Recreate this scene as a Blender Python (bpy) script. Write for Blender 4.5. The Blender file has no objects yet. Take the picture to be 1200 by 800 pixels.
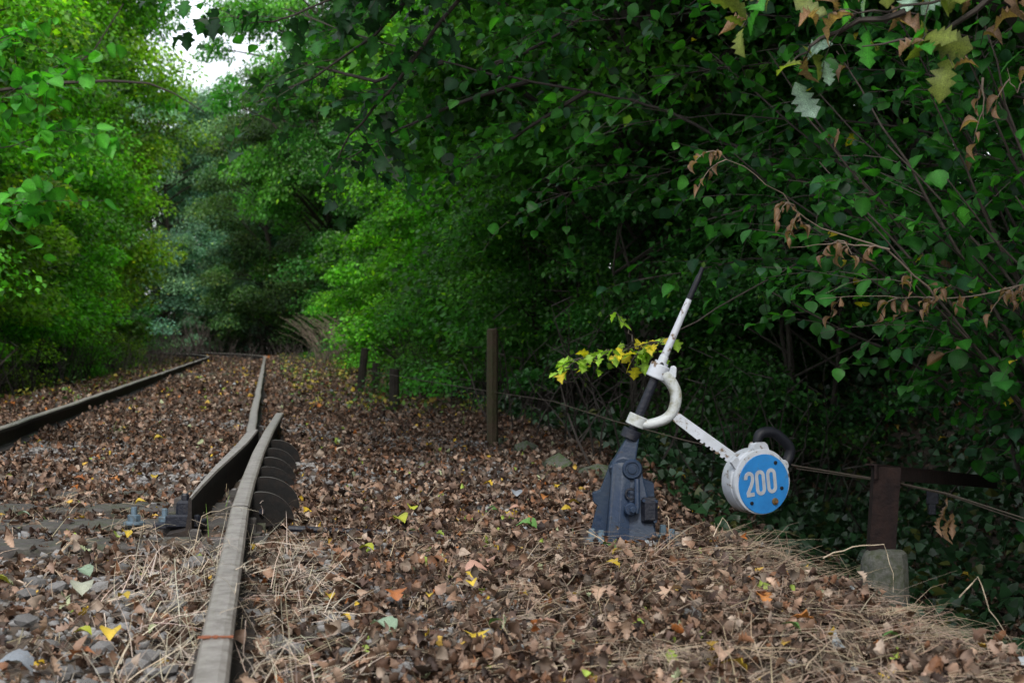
import bpy, math, random
import numpy as np
from mathutils import Vector, Matrix, noise as mnoise
random.seed(7); RNG = np.random.default_rng(7)
PI = math.pi
sc = bpy.context.scene
COL = sc.collection

# ------------------------------------------------------------------ camera
FPX = 1900.0            # focal length in pixels of the 1200 px wide photograph
CZ = 0.72               # lens height above the sleeper level
cam_d = bpy.data.cameras.new('camera'); cam = bpy.data.objects.new('camera', cam_d); COL.objects.link(cam)
cam_d.sensor_width = 36.0; cam_d.lens = 36.0*FPX/1200.0
cam.location = (0, 0, CZ); cam.rotation_euler = (math.radians(90-0.18), 0, 0)
cam_d.clip_start = 0.05; cam_d.clip_end = 2000
cam_d.dof.use_dof = True; cam_d.dof.focus_distance = 5.6; cam_d.dof.aperture_fstop = 7.5
sc.camera = cam

# ------------------------------------------------------------------ sky and sun (soft, mostly overcast daylight)
SUN_EL, SUN_AZ = math.radians(44), math.radians(177)      # azimuth measured clockwise from +Y
w = bpy.data.worlds.new('World'); sc.world = w; w.use_nodes = True
nt = w.node_tree; nt.nodes.clear()
out = nt.nodes.new('ShaderNodeOutputWorld'); bg = nt.nodes.new('ShaderNodeBackground')
sky = nt.nodes.new('ShaderNodeTexSky'); sky.sky_type = 'NISHITA'; sky.sun_disc = False
sky.sun_elevation = SUN_EL; sky.sun_rotation = SUN_AZ
sky.air_density = 1.0; sky.dust_density = 3.0
mix = nt.nodes.new('ShaderNodeMixRGB'); mix.inputs[0].default_value = 0.55
mix.inputs[2].default_value = (13.0, 13.2, 13.6, 1)        # even cloud cover
nt.links.new(sky.outputs[0], mix.inputs[1]); nt.links.new(mix.outputs[0], bg.inputs[0])
bg.inputs[1].default_value = 0.145
nt.links.new(bg.outputs[0], out.inputs[0])
sd = bpy.data.lights.new('sun', 'SUN'); so = bpy.data.objects.new('sun', sd); COL.objects.link(so)
sd.energy = 2.9; sd.angle = math.radians(12); sd.color = (1.0, 0.96, 0.9)
dv = Vector((math.sin(SUN_AZ)*math.cos(SUN_EL), math.cos(SUN_AZ)*math.cos(SUN_EL), math.sin(SUN_EL)))
so.rotation_euler = dv.to_track_quat('Z', 'Y').to_euler(); so.location = dv*60
sc.view_settings.view_transform = 'Standard'; sc.view_settings.look = 'None'
sc.view_settings.exposure = 0.3; sc.view_settings.gamma = 1.0
sc.cycles.max_bounces = 6; sc.cycles.diffuse_bounces = 4; sc.cycles.transmission_bounces = 4

# ------------------------------------------------------------------ coordinates
def P(px, py, Y):
    return Vector(((px-600)*Y/FPX, Y, CZ-(py-394)*Y/FPX))
KT = 1/math.sqrt(1+.15*.15)
U = Vector((-.15*KT, KT, 0)); V = Vector((KT, .15*KT, 0))  # along / across the track
O = Vector((-.106, 0, 0))
def TS(t, s, z=0):  return O + V*t + U*s + Vector((0, 0, z))
def t_of(X, Y): return (X+.106)*KT + .15*KT*Y
def s_of(X, Y): return -(X+.106)*.15*KT + KT*Y
def smooth(a, b, x):
    x = np.clip((x-a)/(b-a), 0, 1); return x*x*(3-2*x)
def vn(X, Y, f, seed=0.):
    # cheap smooth value noise, numpy
    a = np.sin(X*f*1.3+seed*1.7+2.1*np.sin(Y*f*.7+seed))+np.sin(Y*f*1.1-seed*2.3+1.7*np.sin(X*f*.9-seed*.6))
    return a*.5
def ground_z(X, Y):
    X = np.asarray(X, float); Y = np.asarray(Y, float)
    t = t_of(X, Y); s = s_of(X, Y)
    z = .015+.012*vn(X, Y, 5., 1)+.010*vn(X, Y, 13., 4)
    # low heap of dry grass and leaves on the near right shoulder
    z = z+.025*np.exp(-((t-1.15)/.4)**2)*smooth(1.0, 2.0, s)*(1-smooth(4.6, 5.6, s))
    z = z-.05*smooth(.4, 1.0, t)*smooth(6, 9, s)*(1-smooth(30, 40, s))
    near = 1-smooth(34, 48, s)
    far_ = smooth(6.2, 9.5, s)
    z = z-.66*smooth(1.5, 2.6, t)*near*(1-far_)-.50*smooth(2.1, 3.6, t)*near*far_
    z = z+(2.6*smooth(3.3, 8.5, t))*near+.12*vn(X, Y, 1.1, 9)*smooth(2, 4, t)
    z = z-.22*smooth(-2.5, -3.4, t)*near if False else z-.2*smooth(2.4, 3.4, -t)*near
    z = z+1.3*smooth(3.8, 8.5, -t)*near+.1*vn(X, Y, 1.0, 3)*smooth(3, 4, -t)
    return z
def G(px, py, dz=0.0):
    """point of the ground seen at a place of the photograph"""
    lo = 1.5
    Y = 1.5
    while Y < 70:
        q = P(px, py, Y)
        if q.z <= float(ground_z(q.x, q.y))+dz: break
        Y += .02 if Y < 12 else .1
    q = P(px, py, Y); return Vector((q.x, q.y, float(ground_z(q.x, q.y))+dz))

# ------------------------------------------------------------------ materials
def mat(name, color, rough=.7, metal=0., noise=None, noise2=None, bump=0., bscale=60., spec=.5, attr=False, objrand=0.):
    """noise = (scale, colour2, low, high); noise2 the same, laid over"""
    m = bpy.data.materials.new(name); m.use_nodes = True; n = m.node_tree.nodes; L = m.node_tree.links
    b = n['Principled BSDF']; b.inputs['Roughness'].default_value = rough; b.inputs['Metallic'].default_value = metal
    b.inputs['Specular IOR Level'].default_value = spec
    tc = n.new('ShaderNodeTexCoord')
    cur = None
    if attr:
        a = n.new('ShaderNodeAttribute'); a.attribute_name = 'tint'; cur = a.outputs['Color']
        mm = n.new('ShaderNodeMixRGB'); mm.blend_type = 'MULTIPLY'; mm.inputs[0].default_value = 1; mm.inputs[2].default_value = (*color, 1)
        L.new(cur, mm.inputs[1]); cur = mm.outputs[0]
    else:
        r = n.new('ShaderNodeRGB'); r.outputs[0].default_value = (*color, 1); cur = r.outputs[0]
    for nz in (noise, noise2):
        if nz:
            t = n.new('ShaderNodeTexNoise'); t.inputs['Scale'].default_value = nz[0]; t.inputs['Detail'].default_value = 6; t.inputs['Roughness'].default_value = .65
            L.new(tc.outputs['Object'], t.inputs['Vector'])
            cr = n.new('ShaderNodeMapRange'); cr.inputs[1].default_value = nz[2]; cr.inputs[2].default_value = nz[3]
            L.new(t.outputs['Fac'], cr.inputs[0])
            mx = n.new('ShaderNodeMixRGB'); L.new(cr.outputs[0], mx.inputs[0]); L.new(cur, mx.inputs[1]); mx.inputs[2].default_value = (*nz[1], 1)
            cur = mx.outputs[0]
    if objrand:
        oi = n.new('ShaderNodeObjectInfo'); mr = n.new('ShaderNodeMapRange'); mr.inputs[3].default_value = 1-objrand; mr.inputs[4].default_value = 1+objrand
        L.new(oi.outputs['Random'], mr.inputs[0]); vm = n.new('ShaderNodeVectorMath'); vm.operation = 'SCALE'
        L.new(cur, vm.inputs[0]); L.new(mr.outputs[0], vm.inputs['Scale']); cur = vm.outputs[0]
    L.new(cur, b.inputs['Base Color'])
    if bump:
        t = n.new('ShaderNodeTexNoise'); t.inputs['Scale'].default_value = bscale; t.inputs['Detail'].default_value = 5
        L.new(tc.outputs['Object'], t.inputs['Vector'])
        bp = n.new('ShaderNodeBump'); bp.inputs['Strength'].default_value = bump; bp.inputs['Distance'].default_value = .01
        L.new(t.outputs['Fac'], bp.inputs['Height']); L.new(bp.outputs[0], b.inputs['Normal'])
    return m
def leaf_mat(name, color, trans=(.5), tcol=None, rough=.5, spec=.4, objrand=0., vein=0.):
    m = bpy.data.materials.new(name); m.use_nodes = True; n = m.node_tree.nodes; L = m.node_tree.links
    b = n['Principled BSDF']; b.inputs['Roughness'].default_value = rough; b.inputs['Specular IOR Level'].default_value = spec
    a = n.new('ShaderNodeAttribute'); a.attribute_name = 'tint'
    mm = n.new('ShaderNodeMixRGB'); mm.blend_type = 'MULTIPLY'; mm.inputs[0].default_value = 1; mm.inputs[2].default_value = (*color, 1)
    L.new(a.outputs['Color'], mm.inputs[1]); cur = mm.outputs[0]
    if objrand:
        oi = n.new('ShaderNodeObjectInfo'); mr = n.new('ShaderNodeMapRange'); mr.inputs[3].default_value = 1-objrand; mr.inputs[4].default_value = 1+objrand
        L.new(oi.outputs['Random'], mr.inputs[0]); vm = n.new('ShaderNodeVectorMath'); vm.operation = 'SCALE'
        L.new(cur, vm.inputs[0]); L.new(mr.outputs[0], vm.inputs['Scale']); cur = vm.outputs[0]
    if vein:
        tc = n.new('ShaderNodeTexCoord'); t = n.new('ShaderNodeTexNoise'); t.inputs['Scale'].default_value = vein; t.inputs['Detail'].default_value = 5
        L.new(tc.outputs['Object'], t.inputs['Vector']); mr = n.new('ShaderNodeMapRange'); mr.inputs[1].default_value = .3; mr.inputs[2].default_value = .7
        mr.inputs[3].default_value = .6; mr.inputs[4].default_value = 1.35
        L.new(t.outputs['Fac'], mr.inputs[0]); vm = n.new('ShaderNodeVectorMath'); vm.operation = 'SCALE'
        L.new(cur, vm.inputs[0]); L.new(mr.outputs[0], vm.inputs['Scale']); cur = vm.outputs[0]
    L.new(cur, b.inputs['Base Color'])
    if trans > 0:
        tr = n.new('ShaderNodeBsdfTranslucent'); ms = n.new('ShaderNodeMixShader'); ms.inputs[0].default_value = trans
        tm = n.new('ShaderNodeMixRGB'); tm.blend_type = 'MULTIPLY'; tm.inputs[0].default_value = 1
        tcl = tcol or (1.6, 1.6, .8); tm.inputs[2].default_value = (*tcl, 1)
        L.new(cur, tm.inputs[1]); L.new(tm.outputs[0], tr.inputs[0])
        L.new(b.outputs[0], ms.inputs[1]); L.new(tr.outputs[0], ms.inputs[2])
        L.new(ms.outputs[0], n['Material Output'].inputs[0])
    return m

M_ground = mat('soil_and_litter', (.050, .036, .027), .95, noise=(9, (.085, .062, .045), .35, .65), noise2=(70, (.03, .022, .016), .45, .7), bump=.8, bscale=45)
M_litter = leaf_mat('dead_leaf', (1, 1, 1), .12, (1.2, 1., .8), .65, .3, vein=40)
M_litter_o = leaf_mat('fallen_leaf_skin', (1, 1, 1), .15, (1.2, 1.1, .7), .55, .4, objrand=.2, vein=50)
M_straw = leaf_mat('dry_grass', (1, 1, 1), .1, (1.1, 1., .9), .6, .3)
M_stone = mat('ballast_stone', (.10, .10, .105), .85, noise=(14, (.22, .215, .21), .35, .65), noise2=(60, (.06, .055, .05), .5, .75), bump=.5, bscale=60, objrand=.35)
M_moss = mat('mossy_rock', (.10, .10, .09), .95, noise=(6, (.045, .075, .02), .4, .6), bump=.6, bscale=30)
M_wood = mat('weathered_sleeper', (.040, .036, .034), .9, noise=(5, (.036, .044, .018), .5, .65), noise2=(30, (.075, .07, .065), .45, .7), bump=.8, bscale=50)
M_railtop = mat('worn_rail_top', (.29, .265, .245), .45, metal=.4, noise=(22, (.14, .12, .105), .42, .7), noise2=(60, (.36, .33, .30), .55, .72), bump=.25, bscale=80)
M_railside = mat('rusty_rail_side', (.017, .014, .013), .8, noise=(12, (.036, .025, .019), .45, .7), bump=.4, bscale=90, spec=.25)
M_iron = mat('blue_grey_paint', (.009, .021, .048), .5, noise=(9, (.015, .027, .048), .4, .6), noise2=(38, (.022, .018, .017), .60, .7), bump=.2, bscale=60, spec=.3)
M_irondk = mat('dark_iron', (.008, .010, .017), .5, noise=(30, (.018, .018, .022), .5, .7), bump=.3, bscale=80, spec=.3)
M_bolt = mat('blue_grey_bolt', (.075, .12, .16), .5, noise=(60, (.05, .06, .065), .45, .65))
M_white = mat('chipped_white_paint', (.40, .435, .49), .5, noise=(16, (.33, .355, .38), .4, .7), noise2=(30, (.11, .075, .045), .57, .63), bump=.2, bscale=50)
M_whitemoss = mat('white_paint_with_moss', (.38, .41, .42), .6, noise=(11, (.13, .13, .06), .50, .66), noise2=(40, (.2, .16, .1), .6, .7), bump=.3, bscale=50)
M_blue = mat('blue_sign_face', (.012, .145, .40), .5, noise=(14, (.015, .19, .50), .35, .65), noise2=(34, (.06, .14, .22), .58, .72))
M_digit = mat('grey_white_digits', (.36, .39, .43), .6, noise=(40, (.27, .29, .33), .4, .7))
M_black = mat('black_grip', (.005, .006, .010), .55, bump=.15, bscale=50, spec=.3)
M_rustpost = mat('brown_rusty_steel', (.012, .008, .008), .9, noise=(20, (.024, .014, .012), .4, .65), bump=.5, bscale=70, spec=.2)
M_conc = mat('mossy_concrete', (.06, .065, .05), .95, noise=(14, (.05, .06, .03), .42, .62), noise2=(50, (.12, .12, .11), .4, .7), bump=.6, bscale=50)
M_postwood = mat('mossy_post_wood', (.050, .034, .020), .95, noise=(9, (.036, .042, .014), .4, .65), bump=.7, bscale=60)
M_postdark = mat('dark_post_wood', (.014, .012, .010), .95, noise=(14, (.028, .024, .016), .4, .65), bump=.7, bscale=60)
M_wire = mat('rusty_wire', (.06, .045, .033), .7)
M_bark = mat('bark', (.030, .025, .020), .95, noise=(5, (.055, .048, .038), .4, .65), bump=.8, bscale=30)
M_twig = mat('twig_bark', (.022, .017, .014), .85, noise=(12, (.045, .036, .030), .4, .7))
M_drytwig = mat('pale_dry_twig', (.16, .125, .095), .85, noise=(12, (.09, .07, .05), .4, .7))
# foliage
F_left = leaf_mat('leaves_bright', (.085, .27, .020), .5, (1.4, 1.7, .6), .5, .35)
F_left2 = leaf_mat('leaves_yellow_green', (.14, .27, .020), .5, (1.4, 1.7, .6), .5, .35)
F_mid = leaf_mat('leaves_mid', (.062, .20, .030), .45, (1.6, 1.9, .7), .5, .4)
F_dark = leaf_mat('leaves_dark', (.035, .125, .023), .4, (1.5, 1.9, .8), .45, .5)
F_drk2 = leaf_mat('leaves_dull_brownish', (.055, .12, .030), .4, (1.4, 1.6, .8), .5, .35)
F_blue = leaf_mat('leaves_bluish_hazed', (.12, .25, .15), .45, (1.4, 1.6, 1.), .5, .4)  # blue-green leaves, paled by distance haze put into the colour
F_ivy = leaf_mat('ivy_leaves', (.018, .052, .018), .15, (1.3, 1.5, .8), .38, .5)
F_leafobj = leaf_mat('broad_leaf', (1, 1, 1), .45, (1.6, 1.9, .7), .5, .32, objrand=.3, vein=30)

# ------------------------------------------------------------------ mesh helpers
def mesh_np(name, verts, faces_flat, face_sizes, mats, tint=None, smooth_=False, midx=None):
    me = bpy.data.meshes.new(name)
    nv = len(verts); nf = len(face_sizes); nl = len(faces_flat)
    me.vertices.add(nv); me.vertices.foreach_set('co', np.ascontiguousarray(verts, np.float32).ravel())
    me.loops.add(nl); me.loops.foreach_set('vertex_index', np.ascontiguousarray(faces_flat, np.int32))
    me.polygons.add(nf)
    st = np.zeros(nf, np.int32); st[1:] = np.cumsum(face_sizes)[:-1]
    me.polygons.foreach_set('loop_start', st)
    try: me.polygons.foreach_set('loop_total', np.asarray(face_sizes, np.int32))
    except Exception: pass
    if smooth_: me.polygons.foreach_set('use_smooth', np.ones(nf, bool))
    if midx is not None: me.polygons.foreach_set('material_index', np.asarray(midx, np.int32))
    for m in (mats if isinstance(mats, (list, tuple)) else [mats]): me.materials.append(m)
    if tint is not None:
        a = me.attributes.new('tint', 'FLOAT_COLOR', 'POINT')
        c = np.ones((nv, 4), np.float32); c[:, :3] = tint
        a.data.foreach_set('color', c.ravel())
    me.update(calc_edges=True)
    return me
class MB:
    def __init__(s): s.v = []; s.f = []; s.m = []
    def add(s, vs, fs, mi=0):
        o = len(s.v); s.v += [tuple(v) for v in vs]; s.f += [tuple(i+o for i in f) for f in fs]; s.m += [mi]*len(fs)
    def box(s, c, d, R=None, mi=0, bev=0.):
        x, y, z = d[0]/2, d[1]/2, d[2]/2
        if bev <= 0:
            vs = [(sx*x, sy*y, sz*z) for sx in (-1, 1) for sy in (-1, 1) for sz in (-1, 1)]
            fs = [(0, 1, 3, 2), (4, 6, 7, 5), (0, 4, 5, 1), (2, 3, 7, 6), (0, 2, 6, 4), (1, 5, 7, 3)]
        else:
            b = min(bev, x*.9, y*.9, z*.9); vs = []; fs = []; idx = {}
            for sx in (-1, 1):
                for sy in (-1, 1):
                    for sz in (-1, 1):
                        for k in range(3):
                            p = [sx*(x-b), sy*(y-b), sz*(z-b)]; p[k] = (sx*x, sy*y, sz*z)[k]
                            idx[(sx, sy, sz, k)] = len(vs); vs.append(tuple(p))
            for k in range(3):
                a_, b_ = [(1, 2), (2, 0), (0, 1)][k]
                for sg in (-1, 1):
                    q = []
                    for (p1, p2) in ((-1, -1), (1, -1), (1, 1), (-1, 1)):
                        sgn = [0, 0, 0]; sgn[k] = sg; sgn[a_] = p1; sgn[b_] = p2; q.append(idx[(*sgn, k)])
                    fs.append(tuple(q if sg > 0 else q[::-1]))
            for k in range(3):                      # edge bevels, along axis k
                a_, b_ = [(1, 2), (2, 0), (0, 1)][k]
                for p1 in (-1, 1):
                    for p2 in (-1, 1):
                        lo = [0, 0, 0]; lo[k] = -1; lo[a_] = p1; lo[b_] = p2; hi = lo[:]; hi[k] = 1
                        fs.append((idx[(*lo, a_)], idx[(*hi, a_)], idx[(*hi, b_)], idx[(*lo, b_)]))
            for sx in (-1, 1):
                for sy in (-1, 1):
                    for sz in (-1, 1): fs.append(tuple(idx[(sx, sy, sz, k)] for k in range(3)))
        if R is not None: vs = [R @ Vector(v) for v in vs]
        s.add([Vector(v)+Vector(c) for v in vs], fs, mi)
    def prism(s, pts, y0, y1, mi=0, fr=None):
        """outline pts (x,z) extruded along y; fr maps a local vector"""
        n = len(pts); vs = [Vector((x, y0, z)) for x, z in pts]+[Vector((x, y1, z)) for x, z in pts]
        fs = [tuple(range(n)), tuple(range(2*n-1, n-1, -1))]+[(i, i+n, (i+1) % n+n, (i+1) % n) for i in range(n)]
        if fr: vs = [fr(v) for v in vs]
        s.add(vs, fs, mi)
    def tube(s, pts, r, k=8, mi=0, caps=True, flat=None):
        pts = [Vector(p) for p in pts]; n = len(pts)
        rs = r if isinstance(r, (list, tuple)) else [r]*n
        vs = []; up = None
        for i, p in enumerate(pts):
            d = (pts[min(i+1, n-1)]-pts[max(i-1, 0)])
            if d.length < 1e-9: d = Vector((0, 0, 1))
            d.normalize()
            if up is None:
                a = Vector((0, 0, 1)) if abs(d.z) < .9 else Vector((1, 0, 0)); up = (a-d*a.dot(d)).normalized()
                if flat is not None: up = (Vector(flat)-d*Vector(flat).dot(d)).normalized()
            else: up = (up-d*up.dot(d)).normalized()
            sd_ = d.cross(up)
            rr = rs[i]; ra, rb = rr if isinstance(rr, tuple) else (rr, rr)
            for j in range(k):
                a = 2*PI*j/k; vs.append(p+up*math.cos(a)*ra+sd_*math.sin(a)*rb)
        fs = []
        for i in range(n-1):
            for j in range(k):
                a = i*k+j; b = i*k+(j+1) % k; fs.append((a, a+k, b+k, b))
        if caps: fs.append(tuple(range(k))); fs.append(tuple(range((n-1)*k+k-1, (n-1)*k-1, -1)))
        s.add(vs, fs, mi)
    def lathe(s, prof, c, axis, k=24, mi=0):
        """prof: (radius, along) pairs"""
        ax = Vector(axis).normalized(); a = Vector((0, 0, 1)) if abs(ax.z) < .9 else Vector((1, 0, 0)); e1 = (a-ax*a.dot(ax)).normalized(); e2 = ax.cross(e1)
        c = Vector(c); vs = []
        for r, h in prof:
            for j in range(k): t = 2*PI*j/k; vs.append(c+ax*h+(e1*math.cos(t)+e2*math.sin(t))*max(r, 1e-5))
        fs = []
        for i in range(len(prof)-1):
            for j in range(k): a_ = i*k+j; b_ = i*k+(j+1) % k; fs.append((a_, b_, b_+k, a_+k))
        fs.append(tuple(range(k-1, -1, -1))); fs.append(tuple(range((len(prof)-1)*k, len(prof)*k)))
        s.add(vs, fs, mi)
    def build(s, name, m, parent=None, sm=False, ang=35, loc=None, recenter=False):
        me = bpy.data.meshes.new(name); vs = s.v
        if recenter:
            c = np.mean(np.array(vs), 0); vs = [tuple(np.array(v)-c) for v in vs]; loc = c
        me.from_pydata(vs, [], s.f)
        for x in (m if isinstance(m, (list, tuple)) else [m]): me.materials.append(x)
        me.polygons.foreach_set('material_index', s.m)
        me.validate(); me.update()
        import bmesh
        bm = bmesh.new(); bm.from_mesh(me); bmesh.ops.recalc_face_normals(bm, faces=bm.faces)
        if sm:
            for f in bm.faces: f.smooth = True
            for e in bm.edges:
                if len(e.link_faces) == 2 and e.calc_face_angle(0) > math.radians(ang): e.smooth = False
        bm.to_mesh(me); bm.free()
        o = bpy.data.objects.new(name, me); COL.objects.link(o)
        if parent: o.parent = parent
        if loc is not None: o.location = loc
        return o
def tag(o, label=None, cat=None, group=None, kind=None):
    if label: o['label'] = label
    if cat: o['category'] = cat
    if group: o['group'] = group
    if kind: o['kind'] = kind
    return o
def empty(name, loc, label, cat, group=None):
    o = bpy.data.objects.new(name, None); COL.objects.link(o); o.location = loc; o.empty_display_size = .1
    return tag(o, label, cat, group)
def link(name, me, loc=(0, 0, 0), parent=None, M=None):
    o = bpy.data.objects.new(name, me); COL.objects.link(o)
    if parent: o.parent = parent
    if M is not None: o.matrix_local = M
    else: o.location = loc
    return o

# ------------------------------------------------------------------ leaves
def leaf_proto(ws, fold=.25, curl=.3, roll=0., wob=0., seed=0, length=1.):
    """grid leaf: half widths ws along the midrib; returns verts, quads"""
    r = random.Random(seed); n = len(ws); vs = []; fs = []
    for i, wd in enumerate(ws):
        v = i/(n-1)
        for k in (-1, 0, 1):
            x = k*wd; y = v*length; z = abs(k)*wd*fold-curl*(v-.4)**2*1.2
            if roll:
                a = roll*k; x = math.sin(a)*wd/max(abs(roll), .01)*1.0 if a else 0; z += (1-math.cos(a))*wd/abs(roll)
            z += r.uniform(-wob, wob); x += r.uniform(-wob, wob)*.5
            vs.append((x, y, z))
    for i in range(n-1):
        a = i*3; fs += [(a, a+1, a+4, a+3), (a+1, a+2, a+5, a+4)]
    return np.array(vs), fs
RHOMB = (np.array([(0, 0, 0), (.36, .42, .08), (0, 1, -.06), (-.36, .42, .08)]), [(0, 1, 2), (0, 2, 3)])
W_OVAL = [.02, .26, .36, .33, .2, .01]
W_HAZEL = [.05, .30, .39, .46, .43, .44, .33, .26, .10, .01]
W_OAK = [.02, .12, .2, .12, .3, .16, .34, .18, .26, .12, .02]
W_MAPLE = [.04, .30, .22, .52, .24, .30, .12, .01]
def scatter(name, protos, pos, R, scale, tint, m, smooth_=False):
    """protos: list of (verts, faces); items are dealt over them"""
    n = len(pos); k = len(protos); V_, F_, S_, T_ = [], [], [], []; off = 0
    for j, (pv, pf) in enumerate(protos):
        idx = np.arange(j, n, k)
        if not len(idx): continue
        vv = np.einsum('nij,vj->nvi', R[idx], pv)*scale[idx][:, None, None]+pos[idx][:, None, :]
        nv = len(pv); ff = np.concatenate([np.array(f) for f in pf]); sz = np.array([len(f) for f in pf])
        F_.append((ff[None, :]+(np.arange(len(idx))*nv)[:, None]).ravel()+off); S_.append(np.tile(sz, len(idx)))
        V_.append(vv.reshape(-1, 3)); T_.append(np.repeat(tint[idx], nv, 0)); off += len(idx)*nv
    return mesh_np(name, np.concatenate(V_), np.concatenate(F_), np.concatenate(S_), m, np.concatenate(T_), smooth_)
def rotmats(n, yaw=None, tilt=1.0, rng=RNG, bias=None):
    """random yaw, then tilt (rad, normal spread) of the leaf plane"""
    yaw = rng.uniform(0, 2*PI, n) if yaw is None else yaw
    a = rng.normal(0, tilt, n); b = rng.normal(0, tilt, n)
    if bias is not None: a = a+bias
    cy, sy = np.cos(yaw), np.sin(yaw); ca, sa = np.cos(a), np.sin(a); cb, sb = np.cos(b), np.sin(b)
    Z = np.zeros(n); I = np.ones(n)
    Rz = np.stack([cy, -sy, Z, sy, cy, Z, Z, Z, I], 1).reshape(n, 3, 3)
    Rx = np.stack([I, Z, Z, Z, ca, -sa, Z, sa, ca], 1).reshape(n, 3, 3)
    Ry = np.stack([cb, Z, sb, Z, I, Z, -sb, Z, cb], 1).reshape(n, 3, 3)
    return Rz @ Rx @ Ry

# ------------------------------------------------------------------ ground
def grid_axis(parts):
    a = [];
    for lo, hi, st in parts: a += list(np.arange(lo, hi, st))
    a.append(parts[-1][1]); return np.array(a)
gx = grid_axis([(-900, -60, 60), (-60, -14, 2), (-14, -7, .3), (-7, 3.2, .07), (3.2, 12, .25), (12, 60, 3), (60, 900, 60)])
gy = grid_axis([(-300, -20, 40), (-20, 1, 1), (1, 13, .07), (13, 50, .25), (50, 100, 2), (100, 1500, 100)])
XX, YY = np.meshgrid(gx, gy); ZZ = ground_z(XX, YY)
nx, ny = len(gx), len(gy)
ii = (np.arange(ny-1)[:, None]*nx+np.arange(nx-1)[None, :]).ravel()
ff = np.stack([ii, ii+1, ii+nx+1, ii+nx], 1).ravel()
me = mesh_np('ground', np.stack([XX.ravel(), YY.ravel(), ZZ.ravel()], 1), ff, np.full(len(ii), 4), M_ground, smooth_=True)
tag(link('ground', me), kind='structure')

# ------------------------------------------------------------------ rails
RT = .17                                                   # rail top
def rail_profile():
    half = [(.0, .0), (.0625, .0), (.0625, -.0), ]
    r = [(.0625, 0), (.0625, .010), (.030, .019), (.008, .032), (.008, .098), (.025, .106), (.0295, .112), (.0295, .131), (.024, .1385), (.012, .1405)]
    return r+[(-x, z) for x, z in reversed(r)]
PROF = rail_profile()
def rail_mesh(path, endcaps=True, prof=PROF, topn=(8, 9, 10)):
    """path: centre points at rail top height"""
    n = len(path); k = len(prof); vs = []; fs = []; ms = []
    path = [Vector(p) for p in path]
    for i, p in enumerate(path):
        d = (path[min(i+1, n-1)]-path[max(i-1, 0)]).normalized(); sd_ = d.cross(Vector((0, 0, 1))).normalized()
        for x, z in prof: vs.append(p+sd_*x+Vector((0, 0, z-.1405)))
    for i in range(n-1):
        for j in range(k):
            a = i*k+j; b = i*k+(j+1) % k; fs.append((a, b, b+k, a+k)); ms.append(1 if j in topn else 0)
    if endcaps: fs += [tuple(range(k)), tuple(range((n-1)*k+k-1, (n-1)*k-1, -1))]; ms += [0, 0]
    return vs, fs, ms
def rail(name, path, label, topn=(7, 8, 9, 10, 11)):
    b = MB(); vs, fs, ms = rail_mesh(path, topn=topn); b.v = [tuple(v) for v in vs]; b.f = fs; b.m = ms
    o = b.build(name, [M_railside, M_railtop])
    return tag(o, label, 'rail')
def curve_off(t, s0=44., Rr=38., n=26):
    """the track's left bend beyond s0; t offset from the right rail"""
    pts = []
    for i in range(1, n+1):
        a = math.radians(78)*i/n; r = Rr+t
        c = TS(-Rr, s0); pts.append(c+V*(r*math.cos(a))+U*(r*math.sin(a))+Vector((0, 0, RT)))
    return pts
def straight(t, s0, s1, st=.5, jit=0.004):
    n = max(2, int((s1-s0)/st)); return [TS(t+random.uniform(-jit, jit), s0+(s1-s0)*i/n, RT+random.uniform(-jit, jit)) for i in range(n+1)]
def on(px, py, z=RT):
    Y = (CZ-z)*FPX/(py-394); return P(px, py, Y)
blade = [on(219.5, 583), on(229, 574), on(243, 557), on(256, 542), on(268, 529), on(278, 518), on(287, 509.5), on(294, 503)]
main_right = rail('rail', [on(294, 504.5)]+straight(0, 10.2, 44)[0:]+curve_off(0), 'long right running rail whose near end bends left and stops at a deep cut face')
def blade_part():
    # planed tongue: full height flat right face, head narrowing to the tip
    edge = [(224.5, 583), (238, 568), (256, 549.5), (276, 531.5), (290, 518.5), (299.5, 507), (302.5, 503)]
    wd = [.012, .021, .031, .043, .053, .058, .059]
    E = [on(*e) for e in edge]; vs = []; fs = []; ms = []
    E = [e for e in E]; n = len(E)
    for i, p in enumerate(E):
        d = (E[min(i+1, n-1)]-E[max(i-1, 0)]).normalized(); sd_ = d.cross(Vector((0, 0, 1))).normalized(); w_ = wd[i]
        for x, z in ((0, -.1405), (0, -.008), (-.004, 0), (-w_+.004, 0), (-w_, -.008), (-w_, -.034), (-min(w_, .022), -.045), (-.022, -.112), (-.085, -.126), (-.085, -.1405)):
            vs.append(p+sd_*x+Vector((0, 0, z)))
    k = 10
    for i in range(n-1):
        for j in range(k):
            a = i*k+j; b_ = i*k+(j+1) % k; fs.append((a, b_, b_+k, a+k)); ms.append(1 if j in (1, 2, 3) else 0)
    fs += [tuple(range(k)), tuple(range((n-1)*k+k-1, (n-1)*k-1, -1))]; ms += [0, 0]
    b = MB(); b.v = [tuple(v) for v in vs]; b.f = fs; b.m = ms
    return b.build('blade', [M_railside, M_railtop], main_right)
blade_part()
rail('rail', straight(-1.505, 1.0, 44, .6)+curve_off(-1.505), 'left running rail entering at the left edge and curving away at the far end')
near_pts = [on(245, 800), on(256.5, 728), on(271, 650), on(281.2, 592.6)]
d0 = (near_pts[0]-near_pts[1]).normalized()
rail('rail', [near_pts[0]+d0*2.2, near_pts[0]+d0*.8]+near_pts, 'pale worn rail running out of the bottom of the photo with straw over it')
second = rail('rail', [on(281.4, 591.8), on(290, 563), on(303, 528), on(315, 504), on(327.5, 483.5)], 'short rail with half-round brackets along its right side, ending square')
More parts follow.
